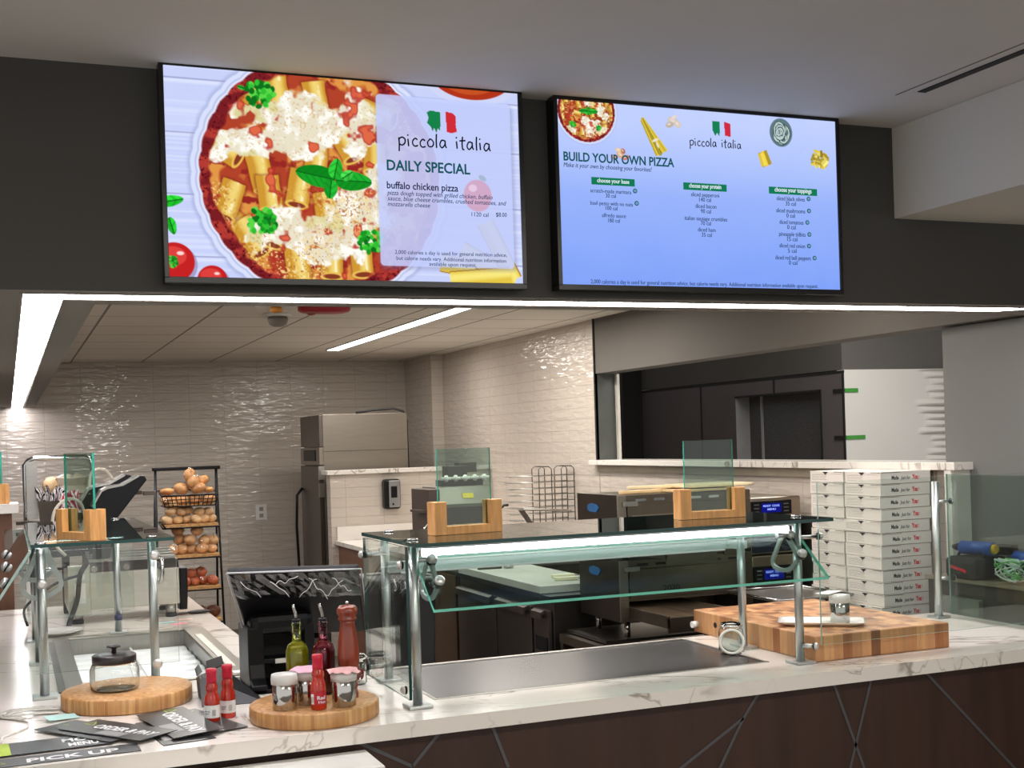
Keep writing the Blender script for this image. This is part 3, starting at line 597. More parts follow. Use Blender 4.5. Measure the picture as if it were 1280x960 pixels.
def tv(name_label, tl, tr, br, bl, canvas, texts, seed):
    A = P(*tl, Y=YT); B = P(*tr, Y=YT); C_ = P(*br, Y=YT); D = P(*bl, Y=YT)
    x0 = (A[0] + D[0]) / 2; x1 = (B[0] + C_[0]) / 2; z1 = (A[2] + B[2]) / 2; z0 = (C_[2] + D[2]) / 2
    t = thing('menu_screen', name_label, 'screen', ((x0 + x1) / 2, YT + .03, z0), world=True)
    bz = .012; b = MB()
    b.box(x0, x1, YT, YT + .045, z0, z0 + bz + .004).box(x0, x1, YT, YT + .045, z1 - bz, z1).box(x0, x0 + bz, YT, YT + .045, z0 + bz, z1 - bz).box(x1 - bz, x1, YT, YT + .045, z0 + bz, z1 - bz)
    b.box(x0 + .002, x1 - .002, YT + .006, YT + .058, z0 + .002, z1 - .002); b.build('bezel', M_bezel, t, .001)
    X0, X1, Z0, Z1 = x0 + bz, x1 - bz, z0 + bz + .004, z1 - bz
    cv = canvas; w, h = cv.w, cv.h
    xs = X0 + (X1 - X0) * np.arange(w) / (w - 1); zs = Z1 - (Z1 - Z0) * np.arange(h) / (h - 1)
    vs = [(float(x), YT + .004, float(z)) for z in zs for x in xs]; fs = [(j * w + i, (j + 1) * w + i, (j + 1) * w + i + 1, j * w + i + 1) for j in range(h - 1) for i in range(w - 1)]
    mb = MB(); mb.v = vs; mb.f = fs; mb.sm = [False] * len(fs); mb.mi = [0] * len(fs)
    k = vcol_mat('menu_picture_' + str(seed), 1.02); o = mb.build('display', k, t, fix=False)
    at = o.data.color_attributes.new('paint', 'FLOAT_COLOR', 'POINT'); c = np.clip(cv.a / 255, 0, 1)
    l = np.where(c <= .04045, c / 12.92, ((c + .055) / 1.055) ** 2.4); col = np.concatenate([l.reshape(-1, 3), np.ones((w * h, 1))], 1).astype(np.float32)
    at.data.foreach_set('color', col.ravel())
    groups = {}
    for (s, xa, ya, xb, hp, c, kw) in texts:
        mb = groups.setdefault(c, MB()); a = P(xa, ya, Y=YT); b_ = P(xb, ya, Y=YT); hh = hp * (b_[0] - a[0]) / max(1, (xb - xa)) * .97
        if s == 'piccola italia': put_hand(mb, s, (a[0], YT + .0015, a[2]), (1, 0, 0), (0, 0, 1), b_[0] - a[0], hh * .80)
        else: put_text(mb, s, (a[0], YT + .0025, a[2]), (1, 0, 0), (0, 0, 1), b_[0] - a[0], hh, thick=.0008, **kw)
    bars = [g for g in texts if g[5] == 'white']
    if bars:
        for (s, xa, ya, xb, hp, c, kw) in bars:
            a = P(xa - 7, ya + 2.6, Y=YT); b_ = P(xb + 7, ya + 2.6, Y=YT); MB().box(a[0], b_[0], YT + .0027, YT + .0035, a[2], a[2] + .0215).build('heading_bar', emis('menu_green', (20, 122, 84), 1.0), t, label='green heading bar')
    cols = {'ink': (24, 32, 72), 'slate': (40, 66, 104), 'green': (22, 84, 92), 'white': (226, 240, 250), 'dark': (14, 16, 30), 'badge': (40, 120, 110)}
    for (px, py) in (BADGES if seed == 2 else []):
        q = P(px, py, Y=YT); MB().cyl((q[0], YT + .0036, q[2]), (q[0], YT + .0028, q[2]), .0072, n=16).cyl((q[0], YT + .0028, q[2]), (q[0], YT + .0022, q[2]), .0045, n=16, mi=1).build('round_badge', [emis('menu_badge', (34, 84, 104), 1.0), emis('menu_badge_inner', (110, 160, 190), 1.0)], t)
    for c, mb in groups.items(): mb.build('lettering', emis('menu_ink_' + c, cols[c], 1.0), t, fix=False)
    return t
E1 = {}; B1 = {'bold': .012}; I1 = {'shear': .22}
T1 = [('piccola italia', 499, 181.5, 614, 12, 'dark', dict(bold=.022)), ('DAILY SPECIAL', 484, 212, 588, 12.5, 'green', dict(bold=.02)),
      ('buffalo chicken pizza', 484, 235, 573, 8.6, 'ink', B1), ('pizza dough topped with grilled chicken, buffalo', 484.5, 243, 616, 5.4, 'slate', I1),
      ('sauce, blue cheese crumbles, crushed tomatoes, and', 485, 250, 633, 5.4, 'slate', I1), ('mozzarella cheese', 485, 257, 538, 5.4, 'slate', I1),
      ('1120 cal', 590, 270, 611, 5, 'slate', E1), ('$8.00', 620.5, 270.5, 634, 5, 'slate', E1),
      ('2,000 calories a day is used for general nutrition advice,', 494, 317, 634, 4.6, 'slate', E1), ('but calorie needs vary. Additional nutrition information', 496, 324.5, 633, 4.6, 'slate', E1), ('available upon request.', 537, 332, 596, 4.6, 'slate', E1)]
T2 = [('piccola italia', 863, 181.5, 927, 7, 'dark', dict(bold=.02)), ('BUILD YOUR OWN PIZZA', 705, 200, 843, 10, 'green', dict(bold=.02)), ('Make it your own by choosing your favorites!', 705, 208, 815, 5.2, 'slate', I1),
      ('2,000 calories a day is used for general nutrition advice, but calorie needs vary. Additional nutrition information available upon request.', 739, 354, 1023, 4.4, 'slate', E1)]
BADGES = []
def menu_item(s, cal, xc, y, wd, badge=False):
    T2.append((s, xc - wd / 2, y, xc + wd / 2, 4.6, 'slate', E1)); cw_ = len(cal) * 2.1; T2.append((cal, xc - cw_ / 2, y + 6.6, xc + cw_ / 2, 4.6, 'slate', E1))
    if badge: BADGES.append((xc + wd / 2 + 5, y - 1.6))
T2 += [('choose your base', 747, 227.5, 787, 4.8, 'white', B1), ('choose your protein', 862, 234, 902, 4.8, 'white', B1), ('choose your toppings', 969, 239, 1015, 4.8, 'white', B1)]
for a in (('scratch-made marinara', '30 cal', 764, 240, 51, True), ('basil pesto with no nuts', '100 cal', 765, 255.5, 53, True), ('alfredo sauce', '180 cal', 768, 271, 30), ('sliced pepperoni', '140 cal', 882, 245, 35), ('diced bacon', '90 cal', 883, 259.5, 26),
          ('italian sausage crumbles', '70 cal', 883, 274.5, 53), ('diced ham', '35 cal', 884, 289, 22), ('sliced black olives', '35 cal', 989, 250, 35, True), ('sliced mushrooms', '0 cal', 989, 265, 36, True), ('diced tomatoes', '0 cal', 990, 279.5, 30, True),
          ('pineapple tidbits', '15 cal', 991, 294.5, 33, True), ('sliced red onion', '5 cal', 991, 309, 32, True), ('diced red bell peppers', '0 cal', 992, 324, 44, True)): menu_item(*a)
tv('left wall screen showing baked pasta and the daily special card', (196.5, 71.5), (650.5, 114), (661, 362.5), (207, 352), c_left(), T1, 1)
tv('right wall screen showing the pale blue build your own pizza menu', (691, 117), (1047.5, 148), (1056, 368.5), (700, 362), c_right(), T2, 2)
# ================================================================== COUNTER
ZT = .91
ct = MB(); z0 = .868
for (a, b_, c_, d) in ((-.35, .81, 3.10, 4.00), (-.35, .145, 4.00, 5.19), (.715, .81, 4.00, 5.19), (-.35, .81, 5.19, 6.29), (.81, 1.09, 3.10, 3.88), (1.09, 2.195, 3.10, 3.325), (1.09, 2.195, 3.86, 3.88), (2.195, 3.36, 3.10, 3.88)):
    ct.box(a, b_, c_, d, z0, ZT)
tag(ct.build('countertop', M_quartz), 'white veined quartz countertop running along the front and back into the kitchen', 'countertop')
cb = thing('service_counter', 'dark brown wood counter front with thin diagonal metal inlays', 'counter', (1.5, 3.5, 0), world=True)
b = MB(); b.box(-.33, 3.32, 3.14, 3.84, .08, z0 - .001).box(-.33, .78, 3.84, 6.27, .08, z0 - .12)
b.box(-.33, .10, 3.84, 6.27, z0 - .13, z0 - .001).box(.745, .78, 3.84, 6.27, z0 - .13, z0 - .001).box(-.33, .78, 5.23, 6.27, z0 - .13, z0 - .001).box(-.28, 3.27, 3.20, 3.80, 0, .08)
b.build('body', M_brown, cb)
M_inlay = mat('inlay_metal', (92, 92, 94), .4, .5, .02)
def inlay(x0, z0_, x1, z1_, w=.0045):
    # strip through both points, run down to the plinth
    if z1_ < .7: k = min((.1 - z0_) / (z1_ - z0_), (3.29 - x0) / max(1e-3, x1 - x0) if x1 > x0 else 9); x1 = x0 + (x1 - x0) * k; z1_ = z0_ + (z1_ - z0_) * k
    d = Vector((x1 - x0, 0, z1_ - z0_)).normalized(); n = Vector((-d[2], 0, d[0])) * w; a = Vector((x0, 3.139, z0_)); c = Vector((x1, 3.139, z1_))
    vs = [a + n, a - n, c - n, c + n]; vs += [v + Vector((0, -.0016, 0)) for v in vs]
    MB().add(vs, [(0, 1, 2, 3), (7, 6, 5, 4), (0, 4, 5, 1), (1, 5, 6, 2), (2, 6, 7, 3), (3, 7, 4, 0)]).build('inlay_strip', M_inlay, cb)
for q in ((2.031, .863, 1.977, .796), (1.977, .796, 1.893, .662), (1.977, .796, 1.766, .678), (2.295, .872, 2.40, .597), (2.436, .86, 2.35, .604), (2.642, .867, 2.989, .522), (.801, .873, .963, .783), (1.05, .873, .963, .783), (1.186, .873, 1.233, .746)): inlay(*q)
# small open-front cooler built in under the counter
t = thing('counter_cooler', 'white framed small cooler standing against the counter front at the bottom edge', 'cooler', (.52, 2.98, 0), world=True)
b = MB(); b.box(.20, .83, 2.93, 3.11, 0, .62).box(.20, .24, 2.93, 3.11, .62, .835).box(.79, .83, 2.93, 3.11, .62, .835).box(.20, .83, 2.93, 3.11, .835, .85).box(.24, .79, 3.09, 3.11, .62, .835); b.build('cabinet', M_white, t, .003)
MB().box(.26, .77, 2.96, 2.98, .829, .8345).build('lamp', emis('cooler_lamp', (255, 252, 235), 3.0), t)
MB().box(.245, .785, 2.95, 3.09, .70, .705).build('shelf', M_steel, t)

# black glass serving plate let into the counter
t = thing('glass_hot_plate', 'long dark grey glass hot plate let flush into the countertop under the guard', 'hot plate', (1.64, 3.6, .905), world=True)
MB().box(1.10, 2.185, 3.335, 3.85, .87, .9085).build('glass_top', mat('dark_ceramic_glass', (70, 70, 72), .26, 0, .01), t)
MB().box(1.09, 2.195, 3.325, 3.335, .87, .9115).box(1.09, 2.195, 3.85, 3.86, .87, .9115).box(1.09, 1.10, 3.335, 3.85, .87, .9115).box(2.185, 2.195, 3.335, 3.85, .87, .9115).build('frame', M_steelh, t)
# well whose white floor ribs stand in for light reflections on steel
t = thing('cold_well', 'recessed steel food well in the left counter, light reflections shaped as white ribs on its floor', 'food well', (.43, 4.6, .91), world=True)
x0, x1, y0, y1 = .145, .715, 4.0, 5.19
b = MB(); 
b.box(x0, x0 + .055, y0, y1, .905, .914).box(x1 - .075, x1, y0, y1, .905, .914).box(x0 + .055, x1 - .075, y0, y0 + .03, .905, .914).box(x0 + .055, x1 - .075, y1 - .05, y1, .905, .914)
b.build('rim', steel('well_steel', (150, 146, 138), .3, (3, 30, 3)), t, .002)
b = MB(); b.box(x0 + .05, x0 + .055, y0 + .025, y1 - .045, .84, .905).box(x1 - .075, x1 - .07, y0 + .025, y1 - .045, .84, .905).box(x0 + .05, x1 - .07, y0 + .025, y0 + .03, .84, .905).box(x0 + .05, x1 - .07, y1 - .05, y1 - .045, .84, .905)
b.build('inner_wall', M_steelh, t)
b = MB(); b.box(x0 + .055, x1 - .075, y0 + .03, y1 - .05, .83, .84)
for k in range(9):
    y = y0 + .10 + k * .12; b.prism([(y - .052, .84), (y - .03, .855), (y + .03, .855), (y + .052, .84)], 'x', x0 + .06, x1 - .08)
b.box(.425, .433, y0 + .04, y1 - .06, .855, .862)
b.build('reflection_ribs', mat('well_reflection_white', (250, 250, 255), .35), t, .003)
MB().box(x1 - .06, x1 - .035, y0 + .16, y0 + .95, .914, .917).build('track', mat('pale_track', (214, 210, 200), .4), t)
MB().box(x1 - .062, x1 - .018, y0 + .03, y0 + .075, .9142, .9152).build('rating_label', mat('paper_label', (232, 232, 230), .6), t)
MB().box(x0 - .02, x0 + .004, y0 - .005, y1 - .1, .905, .9135).build('track', M_dsteel, t, label='dark edge track')

# ------------------------------------------------------------------ sneeze guards
def post(par, x, y, top=1.352, r=.0135, base=True):
    p = MB().cyl((x, y, ZT + .008), (x, y, top), r, n=18).build('post', M_satin, par)
    if base: MB().box(x - .034, x + .034, y - .034, y + .034, ZT + .0005, ZT + .009).build('base_plate', M_satin, p, .0015)
    return p
def knob(par, p, d, r=.0135, stem=.022):
    p = Vector(p); d = Vector(d).normalized()
    MB().cyl(p, p + d * stem * .5, r * .95, n=16, mi=1).cyl(p + d * stem * .5, p + d * stem, r * 1.05, r * .9, n=16).cyl(p + d * stem, p + d * (stem + .004), r * .9, r * .5, n=16).build('knob', [mat('knob_metal', (214, 212, 208), .3, .6, .02), M_black], par)
def arm_plate(par, x, y, z, s=1, mirror=1):
    """slotted bracket plate in the y,z plane that carries the tilted pane"""
    pts = [(y + .012, z), (y - .016, z + .004), (y - .055, z - .048), (y - .072, z - .105), (y - .052, z - .135), (y - .014, z - .15), (y + .03, z - .142), (y + .050, z - .116), (y + .040, z - .098), (y + .012, z - .108), (y - .010, z - .096), (y - .026, z - .06), (y + .004, z - .022)]
    return MB().prism([(a * mirror if False else a, c) for a, c in pts], 'x', x - .004, x + .004).build('bracket', mat('bracket_grey', (158, 166, 162), .4, .4, .02), par, .0015)
def band(par, name, pts, w, ax, at, th, m_):
    # flat curved strip of width w along pts, lying in the plane across axis ax
    p = [Vector((a, b)) for a, b in [(q[0], q[1]) for q in sm([(a, b, 0) for a, b in pts], 4)]]; L_, R_ = [], []
    for i, q in enumerate(p):
        d = (p[min(i + 1, len(p) - 1)] - p[max(i - 1, 0)]).normalized(); n_ = Vector((-d[1], d[0])) * w / 2; L_.append(tuple(q + n_)); R_.append(tuple(q - n_))
    mb = MB(); n = len(p)
    def pt(q, t): return (t, q[0], q[1]) if ax == 'x' else (q[0], t, q[1])
    vs = [pt(q, at - th) for q in L_] + [pt(q, at - th) for q in R_] + [pt(q, at + th) for q in L_] + [pt(q, at + th) for q in R_]; fs = []
    for i in range(n - 1): fs += [(i, i + 1, n + i + 1, n + i), (2 * n + i, 3 * n + i, 3 * n + i + 1, 2 * n + i + 1), (i, 2 * n + i, 2 * n + i + 1, i + 1), (n + i, n + i + 1, 3 * n + i + 1, 3 * n + i)]
    fs += [(0, n, 3 * n, 2 * n), (n - 1, 3 * n - 1, 4 * n - 1, 2 * n - 1)]
    return mb.add(vs, fs).build(name, m_, par)
def arc_plate(par, x):
    mg = mat('bracket_grey', (158, 166, 162), .4, .4, .02)
    band(par, 'bracket_bar', [(3.285, 1.312), (3.25, 1.275), (3.218, 1.242)], .018, 'x', x, .004, mg)
    band(par, 'bracket_arc', [(3.29, 1.315), (3.318, 1.29), (3.345, 1.25), (3.362, 1.222), (3.350, 1.203), (3.305, 1.197), (3.262, 1.207), (3.225, 1.236)], .013, 'x', x, .004, mg)
g = thing('sneeze_guard', 'glass sneeze guard with a lit tube above the dark hot plate on the front counter', 'sneeze guard', (1.65, 3.4, .91), world=True)
for (x, y) in ((1.020, 3.257), (2.268, 3.262), (1.058, 3.665), (2.268, 3.585)): post(g, x, y, 1.352)
glassbox(.985, 2.306, 3.125, 3.66, 1.356, 1.366).build('top_pane', [glass('top_glass', (168, 186, 180)), M_edged], g)
glassbox(.990, .998, 3.235, 3.665, .935, 1.350).build('end_pane', [M_glass, M_edged], g)
# tilted front pane
def tilt(x0, x1, ya, za, yb, zb, th=.011):
    a = Vector((x0, ya, za)); b_ = Vector((x1, ya, za)); c_ = Vector((x1, yb, zb)); d = Vector((x0, yb, zb))
    return MB().slab4(d, c_, b_, a, th, [0, 0, 1, 1, 1, 1])
tilt(1.032, 2.285, 3.285, 1.318, 3.125, 1.190).build('front_pane', [M_glassg, mat('glass_edge_bright', (120, 222, 198), .12, 0, .05)], g)
for x in (1.075, 2.245):
    arc_plate(g, x); knob(g, (x, 3.272, 1.300), (0, -.65, .75), .0145); knob(g, (x, 3.212, 1.246), (0, -.65, .75), .0145)
    MB().cyl((x, 3.27, 1.31), (x - .05, 3.262, 1.31), .008).build('bracket_arm', M_satin, g)
for p in ((.989, 3.258, 1.30), (.989, 3.655, 1.30), (.989, 3.258, .96), (.989, 3.655, .96)): knob(g, p, (-1, 0, 0), .012, .012); MB().cyl((.998, p[1], p[2]), (1.02 if p[1] < 3.5 else 1.058, p[1], p[2]), .006).build('clamp_stem', M_satin, g)
knob(g, (2.343, 3.262, 1.30), (1, -.3, 0), .012, .014); MB().cyl((2.268, 3.262, 1.30), (2.343, 3.262, 1.30), .006).build('clamp_stem', M_satin, g)
knob(g, (2.296, 3.226, .965), (.5, -1, 0), .012, .008); MB().cyl((2.268, 3.250, .965), (2.296, 3.228, .965), .007).build('clamp_stem', M_satin, g)
for (x, y) in ((1.02, 3.257), (2.268, 3.262), (1.058, 3.62), (2.268, 3.585)): MB().cyl((x, y, 1.366), (x, y, 1.371), .016, n=18).build('cap', M_chrome, g)
MB().box(1.06, 2.268, 3.640, 3.672, 1.240, 1.272).build('rear_rail', mat('rail_grey', (176, 184, 180), .45, .1, .01), g, .002)
MB().box(2.25, 2.29, 3.578, 3.655, 1.243, 1.270).build('rail_elbow', mat('rail_grey', (176, 184, 180)), g, .002)
MB().box(1.10, 2.24, 3.636, 3.640, 1.236, 1.242).build('lamp_strip', emis('rail_strip', (235, 230, 225), .6), g)
lf = MB().box(1.055, 2.262, 3.262, 3.335, 1.339, 1.350).build('lamp_housing', mat('lamp_housing', (220, 222, 224), .4), g, .002)
for (xa, xb) in ((1.06, 1.905), (1.915, 2.258)): MB().cyl((xa, 3.298, 1.325), (xb, 3.298, 1.325), .0125, n=14).build('lamp_tube', emis('tube_light', (255, 252, 255), 9.0), lf)
MB().box(1.06, 2.262, 3.345, 3.365, 1.330, 1.352).build('lamp_channel', mat('channel_grey', (96, 104, 102), .5), g)

h = thing('sneeze_guard', 'glass sneeze guard around the bright food well on the left counter', 'sneeze guard', (.25, 4.6, .91), world=True)
for (x, y, tp) in ((.085, 3.948, 1.352), (.407, 3.990, 1.352), (.085, 4.60, 1.352), (.085, 5.17, 1.352), (.393, 5.20, 1.352)): post(h, x, y, tp)
glassbox(.058, .468, 3.935, 5.25, 1.356, 1.366).build('top_pane', [glass('top_glass', (168, 186, 180)), M_edged], h)
glassbox(.062, .472, 3.925, 3.933, .985, 1.345).build('end_pane', [glass('clear_glass_soft', (250, 251, 250), 1.0, 1.28), M_edgel], h)
glassbox(.030, .460, 5.232, 5.240, .985, 1.345).build('end_pane', [M_glass, M_edgel], h)
a = Vector((.052, 3.93, 1.348)); b_ = Vector((.052, 5.20, 1.348)); c_ = Vector((-.075, 5.20, 1.155)); d = Vector((-.075, 3.93, 1.155))
MB().slab4(a, b_, c_, d, .008, [0, 0, 1, 1, 1, 1]).build('tilted_pane', [glass('smoky_glass', (150, 158, 152)), M_edgel], h)
for y in (3.985, 4.58, 5.15):
    band(h, 'bracket_bar', [(.075, 1.335), (.05, 1.28), (.030, 1.240)], .016, 'y', y, .004, mat('bracket_grey', (158, 166, 162)))
    band(h, 'bracket_arc', [(.030, 1.232), (.050, 1.209), (.080, 1.202), (.112, 1.212), (.140, 1.236), (.133, 1.268), (.115, 1.30), (.10, 1.335)], .014, 'y', y, .004, mat('bracket_grey', (158, 166, 162)))
    knob(h, (-.012, y, 1.252), (-.83, -.25, .5), .0165, .012)
for (x, z) in ((.407, 1.315), (.407, .985), (.085, 1.25)): knob(h, (x, 3.925, z), (0, -1, 0), .0145, .010)
for (x, y) in ((.407, 3.99), (.393, 5.20), (.085, 3.948)): MB().cyl((x, y, 1.366), (x, y, 1.371), .016, n=18).build('cap', M_chrome, h)
MB().cyl((.393, 5.185, .965), (.393, 5.185, .985), .015).build('collar', mat('navy_collar', (40, 46, 90), .4), h, label='navy blue collar')

well_fill = MB().box(.10, .38, 4.56, 4.60, 1.335, 1.354).build('lamp_housing', mat('lamp_housing', (220, 222, 224)), h, .002)  # housing and tube added only to brighten the well floor
MB().box(.11, .37, 4.565, 4.595, 1.330, 1.3345).build('lamp_tube', emis('well_fill_tube', (255, 252, 255), 26.0), well_fill)
# U-shaped wooden stands that each hold an upright pane
def pane_stand(loc, rz, label, w=.215, gw=.17, gh=.245):
    t = thing('glass_stand', label, 'glass stand', loc, rz, 'wooden stands holding upright glass panes')
    for s in (-1, 1):
        b = MB(); xa = s * (w / 2 - .0375) ; b.box(min(xa, s * w / 2), max(xa, s * w / 2), -.027, -.005, 0, .094).box(min(xa, s * w / 2), max(xa, s * w / 2), .005, .027, 0, .094).box(min(s * (w / 2 - .01), s * w / 2), max(s * (w / 2 - .01), s * w / 2), -.005, .005, 0, .094)
        b.build('upright', M_oak, t, .0012)
    MB().box(-w / 2 + .0375, w / 2 - .0375, -.027, .027, 0, .024).build('rail', M_oak, t, .0012)
    glassbox(-gw / 2, gw / 2, -.004, .004, .0245, gh).build('pane', [glass('stand_glass', (214, 228, 222)), M_edge], t)
    return t
pane_stand((1.222, 3.392, 1.3665), radians(6), 'wooden stand holding a glass pane at the left end of the front guard top')
pane_stand((2.045, 3.405, 1.3665), radians(-4), 'wooden stand holding a glass pane near the right end of the front guard top', .225)
pane_stand((.205, 4.055, 1.3665), radians(-63), 'wooden stand holding an edge-on glass pane on the left guard top', .20, .165, .265)
pane_stand((-.055, 6.44, 1.4055), radians(-70), 'wooden stand cut by the left photo edge on the white wall cap')

# ================================================================== FRONT COUNTER THINGS
bd = MB().box(-.262, .262, -.37, .37, 0, .081).build('chopping_board', M_maple, None, .004)
bd.location = (2.572, 3.612, .9105); bd.rotation_euler = (0, 0, 0)
# bring it under an empty-free object: finger hole is a part
tag(bd, 'thick end-grain butcher block chopping board on the right of the counter', 'chopping board')
for y in (.22,): 
    o = MB().cyl((-.2635, y, .042), (-.262, y, .042), .010, n=18).build('finger_hole', M_blackm, bd)
MB().cyl((-.285, .345, .03), (-.262, .345, .03), .012, n=14).build('rubber_peg', M_white, bd)
# rectangular plate on the board
pt = MB(); 
def rr(w, d, z, n=6, r=.02):
    o = []
    for (cx, cy, a0) in ((w - r, d - r, 0), (-w + r, d - r, 90), (-w + r, -d + r, 180), (w - r, -d + r, 270)):
        for k in range(n + 1): a = radians(a0 + 90 * k / n); o.append((cx + r * cos(a), cy + r * sin(a), z))
    return o
L_ = [rr(.105, .048, .002), rr(.107, .05, 0), rr(.138, .068, .013), rr(.139, .069, .0155), rr(.130, .062, .014), rr(.108, .05, .005)]
n = len(L_[0]); vs = [v for r_ in L_ for v in r_]; fs = [(i * n + k, i * n + (k + 1) % n, (i + 1) * n + (k + 1) % n, (i + 1) * n + k) for i in range(5) for k in range(n)] + [tuple(range(n - 1, -1, -1)), tuple(range(5 * n, 6 * n))]
pt.add(vs, fs, [True] * (5 * n) + [False] * 2); pl = pt.build('plate', mat('white_ceramic', (232, 228, 222), .15), None); pl.location = (2.475, 3.435, .9915); pl.rotation_euler = (0, 0, radians(-37))
tag(pl, 'white rectangular plate lying on the butcher block', 'plate')
def shaker(loc, label, lid=(206, 204, 200), film=None, group='steel shakers'):
    t = thing('shaker', label, 'shaker', loc, 0, group)
    MB().lathe([(.030, 0), (.0315, .002), (.0315, .068), (.030, .070)], n=32).build('body', steel('polished_steel', (190, 188, 184), .1, (1, 1, 1), .02), t)
    if film is None: MB().lathe([(.034, .066), (.0345, .078), (.033, .091), (.0, .094)], n=32).build('lid', mat('cloudy_lid', lid, .35), t)
    else:
        MB().lathe([(.034, .066), (.0345, .088), (.0, .090)], n=32).build('lid', mat('cloudy_lid', (214, 206, 204), .35), t)
        v = []; rg = random.Random(int(loc[0] * 1000)); N = 20
        for k in range(N):
            a = 2 * pi * k / N; r = (.040 / max(abs(cos(a)), abs(sin(a))) ** .7) * rg.uniform(.92, 1.1); v.append((cos(a) * r, sin(a) * r, .087 + rg.uniform(-.004, .008)))
        v2 = [(p[0] * .75, p[1] * .75, .095) for p in v]; b = MB(); b.add(v + v2 + [(0, 0, .095)], [(k, (k + 1) % N, N + (k + 1) % N, N + k) for k in range(N)] + [(N + k, N + (k + 1) % N, 2 * N) for k in range(N)], True)
        b.build('paper_cover', mat(film[0], film[1], .55), t, label=film[2])
    return t
s = shaker((2.527, 3.405, .9975), 'steel shaker with cloudy lid standing on the white plate on the butcher block', group=None)
MB().obox((-.02, .03, .097), (.10, .045, .002), (0, 0, .5)).build('napkin', mat('paper_white', (238, 236, 232), .6), s)
# glass clip jar in front of the block
M_gasket = mat('white_gasket', (236, 232, 222), .4)
def clip_jar(loc, label, rz=0, r=.036, h_=.085, fill=None, openlid=False):
    t = thing('clip_jar', label, 'jar', loc, rz)
    MB().lathe(shell([(r * .86, 0), (r, .006), (r * 1.0, h_ * .62), (r * .96, h_ * .78), (r * .8, h_ * .88), (r * .80, h_)], .0025), n=32).build('jar_body', M_jar, t)
    if openlid:
        b = MB(); c = Vector((0, -r * 1.05, h_ * .46)); R_ = r * .92
        b.tube([c + Vector((cos(a) * R_, -.004, sin(a) * R_)) for a in [2 * pi * k / 30 for k in range(30)]], .0042, 8, closed=True); b.build('gasket_ring', M_gasket, t, label='white rubber ring')
        MB().cyl(c + Vector((0, -.002, 0)), c + Vector((0, .006, 0)), R_ * .9, R_ * .85, n=28).build('lid', glass('thick_jar_base', (226, 232, 230), 1.0, 1.6), t)
        MB().tube([(-r * .8, 0, h_ * .9), (-r * .9, -r * .6, h_ * .95), (0, -r * 1.1, h_ * .93), (r * .9, -r * .6, h_ * .95), (r * .8, 0, h_ * .9)], .0016, 6).build('wire_bail', M_chrome, t)
        MB().tube([(cos(a) * r * .86, sin(a) * r * .86, h_ * .86) for a in [2 * pi * k / 24 for k in range(24)]], .0014, 6, closed=True).build('wire_bail', M_chrome, t)
    else:
        MB().lathe([(r * .86, h_ + .001), (r * .92, h_ + .006), (r * .80, h_ + .013), (r * .3, h_ + .015), (0, h_ + .013)], n=28).build('lid', glass('thick_jar_base', (226, 232, 230), 1.0, 1.6), t)
        MB().tube([(cos(a) * r * .88, sin(a) * r * .88, h_ - .001) for a in [2 * pi * k / 24 for k in range(24)]], .002, 6, closed=True).build('gasket_ring', M_gasket, t)
        MB().tube([(-r * .95, 0, h_ * .8), (-r * 1.15, 0, h_ * .95), (-r * .8, 0, h_ + .012), (r * .8, 0, h_ + .012), (r * 1.2, 0, h_ * .9), (r * 1.25, 0, h_ * .6)], .0015, 6).build('wire_bail', M_chrome, t)
    if fill:
        rg = random.Random(4); b = MB()
        for q in range(34):
            a = rg.uniform(0, 6.28); rr_ = rg.uniform(0, r * .62); b.ell((cos(a) * rr_, sin(a) * rr_, .014 + rg.random() * h_ * .45), (.009, .006, .004), 8, 5, (rg.uniform(0, 3), rg.uniform(0, 3), 0))
        o = b.build('spice_filling', mat('dried_red_pepper', fill, .6), t); o['kind'] = 'stuff'
    return t
clip_jar((2.180, 3.520, .9105), 'open glass clip jar with white ring beside the butcher block', radians(-30), .041, .100, None, True)
clip_jar((.958, 3.665, .9105), 'small glass clip jar of red flakes beside the guard end pane', radians(-20), .031, .078, (150, 30, 34))

# round bamboo boards
for (x, y, r, h_, lab) in ((.302, 3.745, .181, .043, 'round bamboo board under the black lidded glass jar'), (.742, 3.288, .171, .041, 'round bamboo board carrying the oil bottles and shakers')):
    b = MB().lathe([(r - .004, 0), (r, .004), (r, h_ - .004), (r - .004, h_), (0, h_)], n=72); o = b.build('round_board', M_bam); o.location = (x, y, .9105); tag(o, lab, 'board')
# cookie jar
t = thing('cookie_jar', 'empty clear glass jar with black knob lid on the left bamboo board', 'jar', (.268, 3.735, .9538))
MB().lathe(shell([(.058, 0), (.066, .006), (.0685, .02), (.0685, .058), (.062, .074), (.056, .080)], .0035), n=40).build('jar_body', M_jar, t)
MB().lathe([(.0595, .078), (.061, .08), (.061, .098), (.058, .101), (.02, .104), (0, .104)], n=36).build('lid', mat('black_lid', (44, 36, 38), .35), t)
MB().lathe([(.007, .103), (.006, .115), (.010, .119), (.021, .122), (.019, .126), (0, .127)], n=28).build('knob', mat('black_lid', (44, 36, 38)), t)
